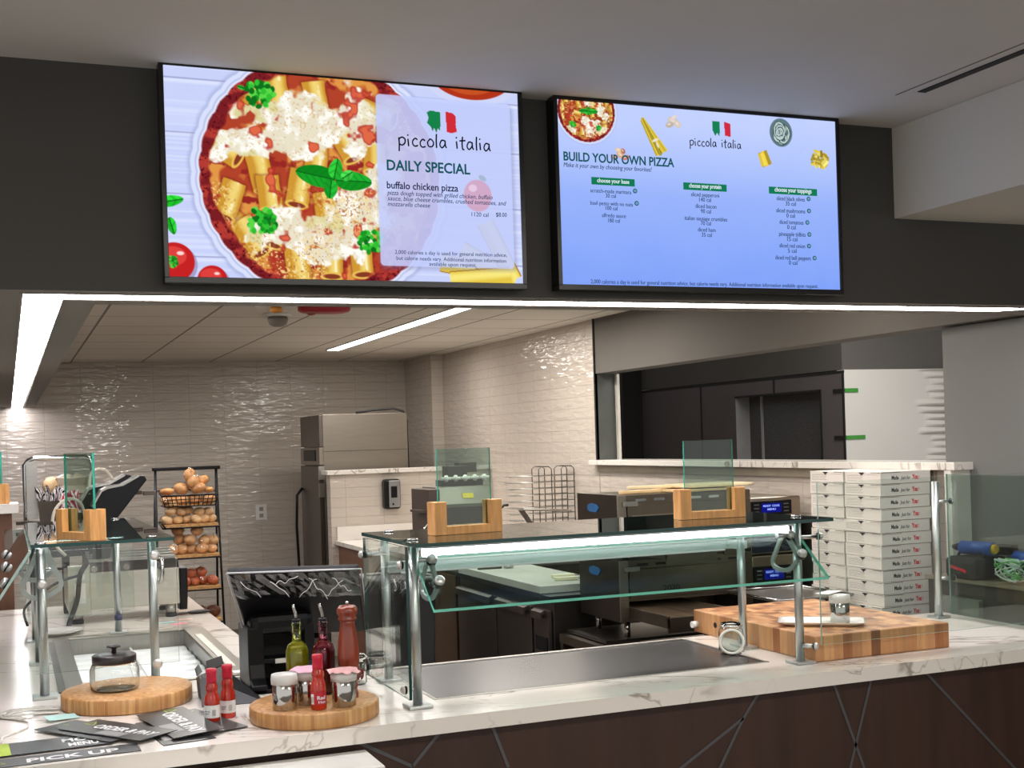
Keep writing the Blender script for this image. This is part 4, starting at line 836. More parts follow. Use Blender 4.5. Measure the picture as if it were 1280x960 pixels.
# bottles on the right board
zb = .952
def oil(loc, label, c, glassc):
    t = thing('oil_bottle', label, 'bottle', loc, 0, 'pourer bottles on the bamboo board')
    MB().lathe([(.028, 0), (.031, .004), (.031, .118), (.026, .136), (.0125, .146), (.0115, .188), (.013, .190), (.013, .196), (.0115, .198)], n=32).build('glass_body', refr(glassc[0], glassc[1], .02), t)
    MB().lathe([(.026, .006), (.0285, .010), (.0285, .112), (.024, .128), (.010, .142), (0, .1425)], n=32).build('liquid', c, t)
    MB().cyl((0, 0, .196), (0, 0, .206), .0115, n=20).build('cap', M_black, t)
    b = MB().tube([(0, 0, .200), (0, 0, .215), (-.002, 0, .225), (-.006, 0, .238), (-.008, 0, .247)], .0042, 10); b.build('pourer', M_chrome, t)
    return t
oil((.722, 3.395, zb), 'tall bottle of yellow olive oil with metal pourer', mat('olive_oil', (150, 140, 18), .12, 0, .04, coat=.5), ('olive_glass', (214, 224, 130)))
oil((.790, 3.372, zb), 'tall bottle of dark red vinegar with metal pourer', mat('red_vinegar', (110, 14, 34), .12, 0, .04, coat=.5), ('vinegar_glass', (200, 110, 130)))
t = thing('pepper_mill', 'tall turned reddish wood pepper mill on the right bamboo board', 'pepper mill', (.838, 3.285, zb))
M_mill = mat('mill_wood', (128, 52, 30), .28, 0, .14, 4, 0, (10, 10, 1.2), coat=.3, kind='Object')
MB().lathe([(.024, 0), (.0245, .010), (.021, .024), (.0235, .029), (.0235, .036), (.020, .040), (.0235, .045), (.0235, .052), (.020, .057), (.0232, .062), (.0232, .068), (.021, .073), (.028, .088), (.0295, .112), (.027, .150), (.022, .182), (.0195, .200), (.022, .207)], n=32).build('body', M_mill, t)
MB().lathe([(.021, .207), (.025, .209), (.0255, .214), (.022, .217), (.028, .226), (.0285, .238), (.021, .247), (.006, .249)], n=32).build('head', M_mill, t)
MB().lathe([(.005, .248), (.004, .253), (.006, .257), (0, .259)], n=14).build('finial', M_chrome, t)
shaker((.650, 3.225, zb), 'steel shaker with plain grey lid at the left of the bamboo board', (188, 188, 186), None, 'shakers on the bamboo board')
shaker((.716, 3.262, zb), 'steel shaker with lilac paper cover behind the hot sauce', film=('lilac_paper', (214, 168, 186), 'lilac paper cover'), group='shakers on the bamboo board')
shaker((.798, 3.188, zb), 'steel shaker with pink paper cover beside the pepper mill', film=('pink_paper', (222, 170, 170), 'pink paper cover'), group='shakers on the bamboo board')
M_sauce = mat('red_sauce', (176, 40, 22), .2, 0, .12, 30, coat=.4, kind='Object'); M_cap = mat('red_seal', (186, 22, 50), .35, 0, .1, 50, kind='Object'); M_lab = mat('paper_label', (232, 232, 230)); M_lred = mat('label_red', (176, 20, 40), .5); M_ink = mat('print_ink', (40, 40, 44), .6)
def sauce(loc, label, rz, front=False):
    t = thing('hot_sauce_bottle', label, 'bottle', loc, rz, 'red hot sauce bottles')
    MB().lathe([(.018, 0), (.0205, .003), (.0205, .056), (.0185, .068), (.014, .080), (.0165, .088), (.0155, .096), (.0125, .104), (.0125, .112)], n=28).build('body', M_sauce, t)
    MB().lathe([(.0135, .104), (.014, .112), (.0132, .126), (.0145, .132), (.0138, .141), (0, .142)], n=24).build('cap', M_cap, t)
    b = MB(); N = 12; a0, a1 = radians(198), radians(342); r = .0209
    vs = [(cos(a0 + (a1 - a0) * k / N) * r, sin(a0 + (a1 - a0) * k / N) * r, z) for z in (.014, .047) for k in range(N + 1)]
    b.add(vs, [(k, k + 1, N + 2 + k, N + 1 + k) for k in range(N)], True); lo = b.build('label', M_lred if front else M_lab, t, fix=False, label='printed label')
    def onarc(mb, s, a, z, wd, hh, bold=.01):
        vs_, fs_ = text_geo(s, .5, bold); x0 = min(v[0] for v in vs_); x1 = max(v[0] for v in vs_)
        mb.add([(cos(radians(a) + (v[0] - x0) / (x1 - x0) * wd / r) * (r + .0004 + v[2] * .0004), sin(radians(a) + (v[0] - x0) / (x1 - x0) * wd / r) * (r + .0004 + v[2] * .0004), z + v[1] / .7 * hh) for v in vs_], fs_)
    bc = MB()
    for k in range(11):
        a = radians(276 if not front else 205) + k * .04; bc.box(0, 0, 0, 0, 0, 0) if False else None
        w = .010 if k % 3 else .018
        bc.add([(cos(a) * (r + .0005), sin(a) * (r + .0005), .020), (cos(a + w) * (r + .0005), sin(a + w) * (r + .0005), .020), (cos(a + w) * (r + .0005), sin(a + w) * (r + .0005), .036), (cos(a) * (r + .0005), sin(a) * (r + .0005), .036)], [(0, 1, 2, 3)])
    if front:
        pb = MB(); a = radians(202); pb.add([(cos(a + k * .06) * (r + .0003), sin(a + k * .06) * (r + .0003), z) for z in (.016, .042) for k in range(9)], [(k, k + 1, 10 + k, 9 + k) for k in range(8)], True); pb.build('barcode_panel', M_lab, lo, fix=False)
        tx = MB(); onarc(tx, 'Red', 254, .028, .022, .009, .03); onarc(tx, 'Hot', 262, .018, .020, .007, .02); tx.build('lettering', mat('print_blue_white', (216, 214, 226), .5), lo, fix=False)
    else:
        tx = MB(); onarc(tx, 'SAUCE', 215, .030, .016, .003); onarc(tx, 'HOT', 218, .024, .013, .003); tx.build('lettering', M_ink, lo, fix=False)
    bc.build('barcode', M_ink, lo, fix=False)
sauce((.728, 3.178, zb), 'hot sauce bottle with red front label standing on the bamboo board', radians(-6), True)
sauce((.484, 3.358, .9105), 'front left of the two hot sauce bottles with barcode beside the black holder', radians(-14))
sauce((.532, 3.400, .9105), 'rear right of the two hot sauce bottles with barcode beside the black holder', radians(-10))
# folded black holder
t = thing('sign_holder', 'folded black plastic sign holder lying between the bamboo boards', 'sign holder', (.55, 3.55, .9105), world=True)
z = .9105
b = MB(); tl = (.462, 3.64, z + .075); tr = (.585, 3.67, z + .083); 
b.slab4((.500, 3.555, z + .001), (.655, 3.545, z + .001), (.565, 3.70, z + .088), (.492, 3.645, z + .076), .003)
b.slab4((.500, 3.555, z + .001), (.492, 3.645, z + .076), (.490, 3.70, z + .060), (.497, 3.72, z + .001), .003)
b.slab4((.565, 3.70, z + .088), (.655, 3.545, z + .001), (.66, 3.70, z + .001), (.575, 3.75, z + .070), .003)
b.build('folded_body', mat('holder_black', (26, 26, 28), .4), t, .001)
b = MB(); b.slab4((.486, 3.642, z + .074), (.505, 3.675, z + .081), (.500, 3.71, z + .098), (.484, 3.672, z + .092), .0025).slab4((.520, 3.68, z + .082), (.572, 3.70, z + .089), (.570, 3.735, z + .112), (.522, 3.715, z + .104), .0025)
b.build('tab', mat('holder_black', (26, 26, 28)), t, .0008)
MB().tube([(.4915, 3.644, z + .0775), (.500, 3.62, z + .05), (.515, 3.568, z + .010)], .0008, 6).build('fold_edge', mat('fold_edge_pale', (150, 150, 146), .4), t)

# ---- black brochures fanned out on the counter
M_bro = mat('brochure_charcoal', (52, 52, 54), .35, 0, .05, 5); M_lime = mat('lime_print', (164, 190, 44), .5); M_wprint = mat('white_print', (226, 226, 226), .5); M_greyp = mat('grey_print', (150, 150, 148), .5)
def brochure(label, c, u, v, w, h_, z, tilt_=0, texts=(), tri=None, panel=None, lime=None, th=.0016, base=None):
    """c = lower-left corner on the counter, u/v = unit directions of width and height"""
    u = Vector((u[0], u[1], 0)).normalized(); v_ = Vector((v[0], v[1], 0)).normalized(); up = Vector((0, 0, 1))
    t = thing('brochure', label, 'brochure', (c[0], c[1], z), 0, 'charcoal brochures on the counter'); O = Vector((0, 0, th))
    v_ = (v_ + up * tilt_).normalized(); nrm = u.cross(v_)
    MB().slab4(O, O + u * w, O + u * w + v_ * h_, O + v_ * h_, th).build('cover', base or M_bro, t)
    def at(a, b__, dz=.0004): return O + u * (a * w) + v_ * (b__ * h_) + nrm * dz
    pr = MB()
    for (s, a, b__, tw, thh) in texts: put_text(pr, s, at(a, b__), u, v_, tw * w, thh * h_, thick=.0004, bold=.03)
    if texts: pr.build('lettering', M_wprint, t, fix=False)
    if tri:
        a, b__, s = tri; p = [Vector((0, 0)), Vector((s, 0)), Vector((s * .45, s * .75))]; tb = MB()
        for k in range(3):
            A = p[k]; B = p[(k + 1) % 3]; cen = (p[0] + p[1] + p[2]) / 3; A2 = A + (cen - A) * .3; B2 = B + (cen - B) * .3
            tb.add([at(a, b__) + u * q[0] + v_ * q[1] for q in (A, B, B2, A2)], [(0, 1, 2, 3)])
        tb.build('triangle_mark', M_lime, t, fix=False)
    if panel: a, b__, a2, b2 = panel; MB().add([at(a, b__), at(a2, b__), at(a2, b2), at(a, b2)], [(0, 1, 2, 3)]).build('print_panel', M_greyp, t, fix=False)
    if lime: a, b__, a2, b2 = lime; MB().add([at(a, b__, .0003), at(a2, b__, .0003), at(a2, b2, .0003), at(a, b2, .0003)], [(0, 1, 2, 3)]).build('lime_panel', M_lime, t, fix=False)
    return t
# directions: 'ORDER & PAY' runs down along the long side
brochure('charcoal PICK UP brochure lowest in the pile along the counter edge', (-.12, 3.112), (1, .03), (-.03, 1), .40, .085, .9105, 0, [('PICK UP', .36, .22, .52, .42)], tri=(.18, .35, .028))
brochure('charcoal brochure with a lime end panel at the left of the pile', (-.045, 3.215), (1, .05), (-.05, 1), .27, .135, .9135, 0, [('MO', .58, .52, .22, .26), ('MENU', .62, .14, .26, .26)], lime=(0, 0, .13, 1))
brochure('lower of the two crossed charcoal brochures in the left fan', (.046, 3.475), (.42, -.62), (.62, .42), .30, .125, .9165, 0, [], tri=(.08, .55, .018))
brochure('charcoal ORDER & PAY brochure on top of the left fan', (.104, 3.430), (.46, -.62), (.62, .46), .30, .125, .9195, 0, [('ORDER & PAY', .22, .40, .72, .26)], tri=(.04, .55, .04), panel=(.42, .06, .72, .34))
brochure('charcoal brochure half hidden under the right ORDER & PAY brochure', (.295, 3.445), (.12, -.9), (.9, .12), .30, .13, .9105, 0, [], panel=(.50, .10, .85, .55), lime=None)
brochure('charcoal brochure showing a lime corner mark in the right fan', (.345, 3.50), (.28, -.9), (.9, .28), .31, .125, .9135, .0, [('APP', .10, .62, .12, .12)], tri=(.03, .70, .03))
brochure('charcoal ORDER & PAY brochure on top of the right fan', (.305, 3.515), (.17, -.95), (.95, .17), .335, .128, .9165, .05, [('ORDER & PAY', .14, .42, .80, .26)], tri=(.02, .55, .045), panel=(.52, .06, .82, .36))
# sticky note, receipt ribbon, coil of lanyard
o = MB().obox((0, 0, .004), (.085, .045, .0008), (.12, .06, .35)).build('sticky_note', mat('pale_cyan_paper', (170, 206, 200), .6)); o.location = (.118, 3.60, .914); tag(o, 'small pale cyan paper note beside the left bamboo board', 'note')
t = thing('lanyard', 'white printed lanyard ribbon looped on the counter by the guard post', 'lanyard', (.05, 3.75, .9108), world=True)
def ribbon(pts, w, name, m_):
    pts = [Vector(p) for p in pts]; vs = []; 
    for i, p in enumerate(pts):
        d = (pts[min(i + 1, len(pts) - 1)] - pts[max(i - 1, 0)]).normalized(); s_ = Vector((-d[1], d[0], 0)).normalized() * w / 2; vs += [p - s_, p + s_, p - s_ + Vector((0, 0, .0012)), p + s_ + Vector((0, 0, .0012))]
    fs = []
    for i in range(len(pts) - 1): a = i * 4; c = a + 4; fs += [(a, c, c + 1, a + 1), (a + 2, a + 3, c + 3, c + 2), (a, a + 2, c + 2, c), (a + 1, c + 1, c + 3, a + 3)]
    return MB().add(vs, fs, True).build(name, m_, t, fix=False)
M_rib = mat('printed_ribbon', (206, 202, 192), .6, 0, .12, 60)
ribbon([(.125, 3.775, .912), (.06, 3.80, .912), (-.005, 3.79, .913), (-.035, 3.74, .914), (-.02, 3.69, .914), (.02, 3.655, .913)], .030, 'ribbon', M_rib)
ribbon([(.12, 3.735, .916), (.05, 3.765, .915), (-.01, 3.745, .916), (-.02, 3.70, .917), (.03, 3.70, .916), (.115, 3.695, .914)], .026, 'ribbon', M_rib)
MB().tube([(-.03, 3.72, .916), (0, 3.66, .913), (.035, 3.60, .913), (.03, 3.53, .913), (-.03, 3.44, .913), (-.035, 3.38, .913)], .0035, 8, flat=.5).build('cord', M_rib, t)

# ---- register display seen from the back
t = thing('register_terminal', 'black cash register terminal seen from behind, display wrapped in plastic film', 'cash register', (.74, 3.78, .9105), world=True)
TL, TR, BL, BR = P(285, 718, Y=3.60), P(449, 713, Y=3.585), P(309, 794, Y=3.83), P(456, 790, Y=3.815)
nrm = (TR - TL).cross(BL - TL).normalized(); 
if nrm[1] < 0: nrm = -nrm
MB().slab4(TL, BL, BR, TR, .02).build('display_back', mat('register_black', (14, 14, 16), .4, spec=.2), t, .006)
MB().slab4(TL + nrm * .012, BL + nrm * .012, BR + nrm * .012, TR + nrm * .012, .012).build('screen_panel', M_black, t, .003)
# film bunched over the top edge
b = MB(); nx_, ny_ = 26, 7; rg = random.Random(12); vs = []
for j in range(ny_):
    for i in range(nx_):
        fx = i / (nx_ - 1); fy = j / (ny_ - 1) * .36; p = TL.lerp(TR, fx).lerp(BL.lerp(BR, fx), fy) - nrm * (.004 + .006 * rg.random()); 
        if j == 0: p += Vector((0, 0, .004))
        vs.append(p)
b.add(vs, [(j * nx_ + i, j * nx_ + i + 1, (j + 1) * nx_ + i + 1, (j + 1) * nx_ + i) for j in range(ny_ - 1) for i in range(nx_ - 1)], False); b.build('plastic_film', M_film, t, fix=False, label='crumpled clear plastic film')
cr = MB(); rg = random.Random(21)  # white tubes stand in for highlights along the film folds
for (fa, fb_, ya, yb) in ((.08, .20, .10, .30), (.30, .42, .06, .34), (.34, .52, .12, .05), (.50, .66, .30, .08), (.60, .72, .05, .36), (.70, .86, .34, .10), (.78, .92, .08, .28)):
    pts = []
    for k in range(6):
        f = fa + (fb_ - fa) * k / 5; y = ya + (yb - ya) * k / 5 + rg.uniform(-.04, .04); pts.append(TL.lerp(TR, f).lerp(BL.lerp(BR, f), y) - nrm * .011)
    MB().tube(sm(pts, 3), .0011, 5).build('fold_highlight', mat('fold_highlight_white', (226, 226, 230), .15), t)
b = MB(); b.tube([TL + Vector((-.004, 0, .003)), TR + Vector((.006, 0, .004))], .003, 6).tube([TL + Vector((-.004, 0, .002)), BL + Vector((-.006, -.004, -.006))], .0022, 6).tube([TR + Vector((.006, 0, .004)), BR + Vector((.012, 0, -.004))], .0022, 6)
b.build('film_edge', mat('film_fold', (176, 178, 180), .2), t)
C = (TL + TR + BL + BR) / 4
def xy(px, Y): return P(px, 820, Y=Y)[0]
X0, X1 = xy(314, 3.72), xy(392, 3.72)
b = MB(); b.box(X0, X1, 3.70, 3.84, 1.075, 1.135); b.build('stand_head', M_black, t, .02)
for (xa, xb, nm) in ((X0, X0 + .035, 'stand_side'), (X1 - .03, X1, 'stand_side')):
    b = MB(); b.prism([(3.70, 1.10), (3.70, .99), (3.685, .95), (3.655, .935), (3.655, .9105), (3.86, .9105), (3.86, 1.10)], 'x', xa - (.012 if xa == X0 else 0), xb); b.build(nm, M_black, t, .004)
MB().box(X0 - .02, X1 + .01, 3.655, 3.90, .9105, .925).build('base', M_black, t, .004)
MB().box(X0 + .03, X1 - .03, 3.84, 3.86, .92, 1.08).build('back_panel', M_blackm, t)
MB().box(X0 + .035, X1 - .035, 3.73, 3.80, .985, 1.00).build('cross_bar', M_black, t, .003)
MB().obox((X0 + .09, 3.728, .992), (.035, .003, .014)).build('sticker', M_white, t)
MB().tube([(X0 + .06, 3.78, .99), (X0 + .08, 3.74, .95), (X0 + .05, 3.70, .93), (X0 + .07, 3.66, .92), (X0 + .12, 3.64, .918)], .003, 6).build('cable', M_blackm, t)
MB().box(X0 + .02, X1 - .02, 3.80, 3.86, 1.11, 1.16).build('hinge_block', M_black, t, .004)
# ================================================================== KITCHEN: COLD SIDE BEHIND THE FRONT GUARD
M_cab = steel('cabinet_steel', (112, 104, 98), .38, (3, 3, 40), .06); M_cab2 = steel('cabinet_brownish', (120, 98, 78), .42, (3, 3, 40), .06); M_gap = M_blackm
t = thing('prep_refrigerator', 'low steel preparation refrigerator with white cutting top behind the guard', 'refrigerator', (2.6, 6.15, 0), world=True)
MB().box(2.42, 2.785, 5.50, 6.84, .10, .86).build('body', M_dsteel, t, .003)
MB().box(2.405, 2.79, 5.62, 6.82, .872, .909).build('cutting_top', mat('grey_white_board', (176, 174, 166), .5), t, .002)
MB().box(2.40, 2.785, 5.50, 6.84, .845, .871).build('edge_frame', M_blackm, t)
for (ya, yb) in ((5.52, 5.70), (5.73, 6.20), (6.22, 6.82)):
    d = MB().box(2.398, 2.418, ya, yb, .13, .80).build('door', M_cab, t, .002)
    MB().prism([(2.398, .80), (2.375, .79), (2.372, .755), (2.378, .755), (2.385, .78), (2.398, .775)], 'y', ya + .04, yb - .02).build('handle', M_cab, d)
MB().box(2.392, 2.398, 5.53, 5.67, .60, .67).build('name_plate', M_black, t)
for (x, y) in ((2.45, 5.55), (2.45, 6.78), (2.75, 5.55)): MB().cyl((x, y, 0), (x, y, .10), .02).build('leg', M_chrome, t)
# dark steel cabinet run further back and the brown sided white counter
t = thing('steel_cabinet', 'dark steel low cabinet behind the preparation refrigerator', 'cabinet', (3.0, 7.6, 0), world=True)
MB().box(2.42, 3.60, 6.86, 8.46, .08, .872).build('body', M_dsteel, t, .003)
MB().box(2.40, 3.63, 6.85, 8.48, .872, .905).build('worktop', M_steelh, t, .003)
for q, (ya, yb) in enumerate(((6.88, 7.30), (7.32, 7.86), (7.88, 8.44))): MB().box(2.405, 2.419, ya, yb, .12, .85).build('door', M_cab2 if q == 0 else M_dsteel, t, .002)
MB().box(2.44, 3.58, 6.88, 8.44, 0, .08).build('plinth', M_blackm, t)
t = thing('wall_counter', 'brown sided counter with white top against the tiled half wall', 'counter', (2.9, 9.0, 0), world=True)
MB().box(2.37, 3.63, 8.55, 9.49, 0, .862).build('body', M_brown2, t)
MB().box(2.34, 3.645, 8.50, 9.498, .862, .895).build('worktop', M_quartz, t, .002)
MB().box(2.36, 3.645, 9.478, 9.498, .895, 1.0).build('upstand', M_quartz, t)
# knives and a cord on the cutting top
def knife(x, y, rz, label, L=.16):
    k = thing('knife', label, 'knife', (x, y, .9095), rz, 'knives on the cutting top')
    MB().prism([(0, -.012), (.12, -.014), (.125, .010), (.11, .014), (0, .011)], 'z', 0, .018).build('grip', mat('ivory_grip', (226, 220, 190), .45), k, .003)
    MB().prism([(.12, -.010), (.12 + L, -.002), (.12 + L * .9, .012), (.12, .012)], 'z', .008, .010).build('blade', M_black, k)
knife(2.56, 5.80, radians(-14), 'cream handled knife nearer the front of the cutting top')
knife(2.60, 5.92, radians(-6), 'cream handled knife lying farther back on the cutting top')
t = thing('can_opener', 'grey metal hand tool on the back of the cutting top', 'hand tool', (2.55, 6.55, .9095), radians(-8))
MB().box(-.12, .02, -.008, .008, 0, .014).build('handle', M_dsteel, t, .003)
MB().lathe([(.02, 0), (.026, .008), (.022, .022), (0, .026)], (.06, 0, 0), sx=1.2).build('head', M_chrome, t)
# plastic sauce bottle and metal ring beside the slicer
t = thing('squeeze_bottle', 'white squeeze bottle seen over the left end of the guard top', 'bottle', (2.335 + .12, 7.0, .9055))
MB().lathe([(.035, 0), (.037, .005), (.037, .16), (.030, .185), (.012, .20), (.006, .235), (0, .236)]).build('body', mat('frosted_white', (224, 216, 206), .4), t)
MB().cyl((0, 0, .10), (0, 0, .14), .0375, n=28).build('label_band', M_white, t)
# ---- dough slicer
t = thing('slicing_machine', 'grey metal bread slicing machine with white roller knobs and yellow sticker', 'slicing machine', (2.68, 7.6, .9055), world=True)
M_sl = mat('machine_grey', (128, 122, 112), .4, .4, .02); M_sld = mat('machine_dark', (84, 72, 66), .45, .3, .02)
MB().box(2.50, 2.90, 7.50, 7.86, .906, 1.10).build('base', M_sl, t, .004)
MB().prism([(7.50, 1.235), (7.56, 1.345), (7.84, 1.345), (7.84, 1.10), (7.50, 1.10)], 'x', 2.53, 2.90).build('hood', M_sl, t, .003)
MB().box(2.455, 2.53, 7.48, 7.84, 1.00, 1.335).build('side_panel', M_sld, t, .003)
MB().box(2.575, 2.87, 7.493, 7.50, 1.085, 1.215).build('window', M_sld, t)
MB().box(2.59, 2.855, 7.488, 7.494, 1.085, 1.105).build('window_ledge', M_alu, t)
MB().box(2.40, 2.46, 7.50, 7.70, 1.19, 1.205).build('tray_lip', M_sld, t)
MB().box(2.585, 2.87, 7.60, 7.72, 1.345, 1.385).build('roller_box', M_sld, t)
MB().box(2.66, 2.80, 7.70, 7.80, 1.385, 1.475).box(2.745, 2.87, 7.71, 7.80, 1.43, 1.495).build('top_box', M_sld, t, .003)
for k in range(5): MB().lathe([(.010, -.035), (.010, -.014), (.021, -.008), (.021, .008), (.010, .014), (.010, .035)], (0, 0, 0), 16).build('roller_knob', M_white, t, place=(2.600 + k * .065, 7.55, 1.3975), rot=(0, radians(90), 0))
MB().obox((2.735, 7.524, 1.285), (.075, .004, .036), (radians(-28), 0, 0)).build('sticker', mat('yellow_sticker', (222, 200, 30), .5), t)
MB().tube([(2.90, 7.6, 1.08), (2.94, 7.6, 1.10), (2.98, 7.62, 1.17), (3.02, 7.62, 1.205), (3.05, 7.62, 1.205)], .008, 8).build('power_cord', M_blackm, t)
t = thing('metal_pitcher', 'small metal pitcher handle beside the slicing machine', 'pitcher', (2.42, 7.35, .9055))
MB().lathe([(.05, 0), (.055, .01), (.048, .15), (.050, .16)], n=24).build('body', M_steel, t)
MB().tube([(.05 * cos(a) , 0, .17 + .05 * sin(a)) for a in [pi * k / 10 for k in range(11)]], .006, 8).build('handle', M_chrome, t)
# ---- wire rack by the right wall
t = thing('wire_rack', 'wire tray rack standing by the right tiled wall', 'wire rack', (3.4, 7.9, .9055), world=True)
b = MB()
for x in (3.37, 3.54): 
    for y in (7.84, 7.96): b.tube([(x, y, .91), (x, y, 1.425), (x + .02, y, 1.442), (x + .075, y, 1.442), (x + .095, y, 1.425), (x + .095, y, .91)], .0035, 6)
    b.tube([(x + .02, 7.84, 1.442), (x + .02, 7.96, 1.442)], .003, 6); b.tube([(x + .075, 7.84, 1.442), (x + .075, 7.96, 1.442)], .003, 6)
b.build('upright_loops', M_dsteel, t)
for k in range(11):
    z = .95 + k * .043; b = MB(); b.tube([(3.17, 7.84, z), (3.64, 7.84, z)], .003, 6).tube([(3.17, 7.96, z), (3.64, 7.96, z)], .003, 6).tube([(3.17, 7.84, z), (3.17, 7.96, z)], .003, 6); b.build('shelf_wire', M_steel, t)
t = thing('sheet_pan', 'grey metal pan leaning out of the wire rack beside the upper oven', 'pan', (3.36, 7.78, 1.12))
MB().obox((.02, 0, .03), (.36, .10, .014), (0, radians(4), 0)).build('rim', M_steel, t, .003); MB().obox((-.12, 0, -.01), (.012, .08, .12), (0, radians(-35), 0)).build('front_lip', M_sld, t)

# ---- trash bin with a clear liner and a bent steel tube
t = thing('trash_bin', 'dark trash bin with clear liner behind the end pane of the guard', 'trash bin', (2.08, 6.9, 0), world=True)
MB().prism([(1.93, .0), (2.20, .0), (2.235, .86), (1.895, .86)], 'y', 6.72, 7.10).build('bin_body', mat('bin_charcoal', (50, 50, 52), .5), t, .01)
b = MB().tube([(1.89, 6.715, .865), (2.24, 6.715, .865), (2.24, 7.105, .865), (1.89, 7.105, .865)], .012, 8, closed=True); b.build('rim', mat('bin_rim', (130, 130, 130), .4), t)
b = MB(); rg = random.Random(5); N = 22
top = [(1.885 + .36 * k / (N - 1), 6.70 - .01 * rg.random(), .878) for k in range(N)]; bot = [(p[0], 6.69 - .015 * rg.random(), .80 - .12 * abs(math.sin(k * .55)) * rg.random() - .02) for k, p in enumerate(top)]
mid = [((a[0] + c[0]) / 2, 6.685 - .02 * rg.random(), (a[2] + c[2]) / 2) for a, c in zip(top, bot)]
b.add(top + mid + bot, [(k + j * N, k + 1 + j * N, N + k + 1 + j * N, N + k + j * N) for j in range(2) for k in range(N - 1)], False); b.build('liner', M_film, t, fix=False, label='clear plastic liner')
# ---- soap dispenser, outlets
t = thing('soap_dispenser', 'black and silver soap dispenser on the tiled half wall', 'soap dispenser', (2.795, 9.5, 1.12), world=True)
MB().box(2.728, 2.862, 9.40, 9.499, 1.12, 1.355).build('case', M_black, t, .022)
MB().box(2.760, 2.850, 9.388, 9.402, 1.135, 1.345).build('front_cover', mat('silver_cover', (150, 150, 150), .3, .6), t, .012)
MB().box(2.775, 2.825, 9.383, 9.39, 1.21, 1.30).build('window', M_black, t, .004)
MB().cyl((2.79, 9.389, 1.16), (2.79, 9.384, 1.16), .008).build('key_lock', M_black, t)
for (x, z, y, lab) in ((2.135, 1.045, YB, 'white electrical outlet low on the back tile wall left of the fridge'),):
    t = thing('outlet', lab, 'outlet', (x, y, z), world=True)
    MB().box(x - .05, x + .05, y - .008, y - .001, z - .07, z + .07).build('plate', M_white, t, .002)
    for dz in (-.03, .03): MB().box(x - .018, x + .018, y - .0095, y - .008, z + dz - .018, z + dz + .018).build('socket', mat('socket_grey', (150, 146, 140), .5), t)
# ---- tall fridge
t = thing('tall_refrigerator', 'tall steel refrigerator standing behind the tiled half wall', 'refrigerator', (2.7, 10.2, 0), world=True)
M_fr = steel('fridge_steel', (142, 134, 124), .33, (2, 2, 14), .05); M_frd = steel('fridge_door_steel', (104, 96, 90), .36, (2, 2, 14), .05)
MB().box(2.36, 3.07, 9.86, 10.55, .12, 1.885).build('cabinet', M_fr, t, .003)
MB().box(2.36, 3.07, 9.857, 9.86, 1.585, 1.588).build('panel_seam', M_blackm, t)
MB().box(2.33, 2.36, 9.86, 10.54, 1.625, 1.88).build('top_panel', M_frd, t, .003)
MB().box(2.318, 2.33, 9.98, 10.40, 1.51, 1.60).build('control_display', M_black, t, .003)
MB().box(2.325, 2.36, 9.86, 10.54, 1.48, 1.618).build('control_panel', M_fr, t, .003)
d = MB().box(2.322, 2.358, 9.87, 10.54, .16, 1.47).build('door', M_frd, t, .003)
MB().tube([(2.318, 10.48, 1.28), (2.27, 10.48, 1.22), (2.26, 10.48, .95), (2.27, 10.48, .62), (2.318, 10.48, .56)], .012, 8).build('handle', M_black, d)
for z in (1.42, 1.28): MB().box(2.315, 2.36, 9.845, 9.87, z - .06, z + .05).build('hinge', M_steel, t)
MB().tube([(2.66, 9.95, 1.895), (2.80, 9.93, 1.915), (2.98, 9.93, 1.925), (3.06, 9.92, 1.90), (3.085, 9.92, 1.82), (3.09, 9.92, 1.0)], .010, 8).build('power_cord', M_blackm, t)
for (x, y) in ((2.40, 9.9), (3.02, 9.9), (2.40, 10.5), (3.02, 10.5)): MB().cyl((x, y, 0), (x, y, .12), .025).build('foot', M_black, t)

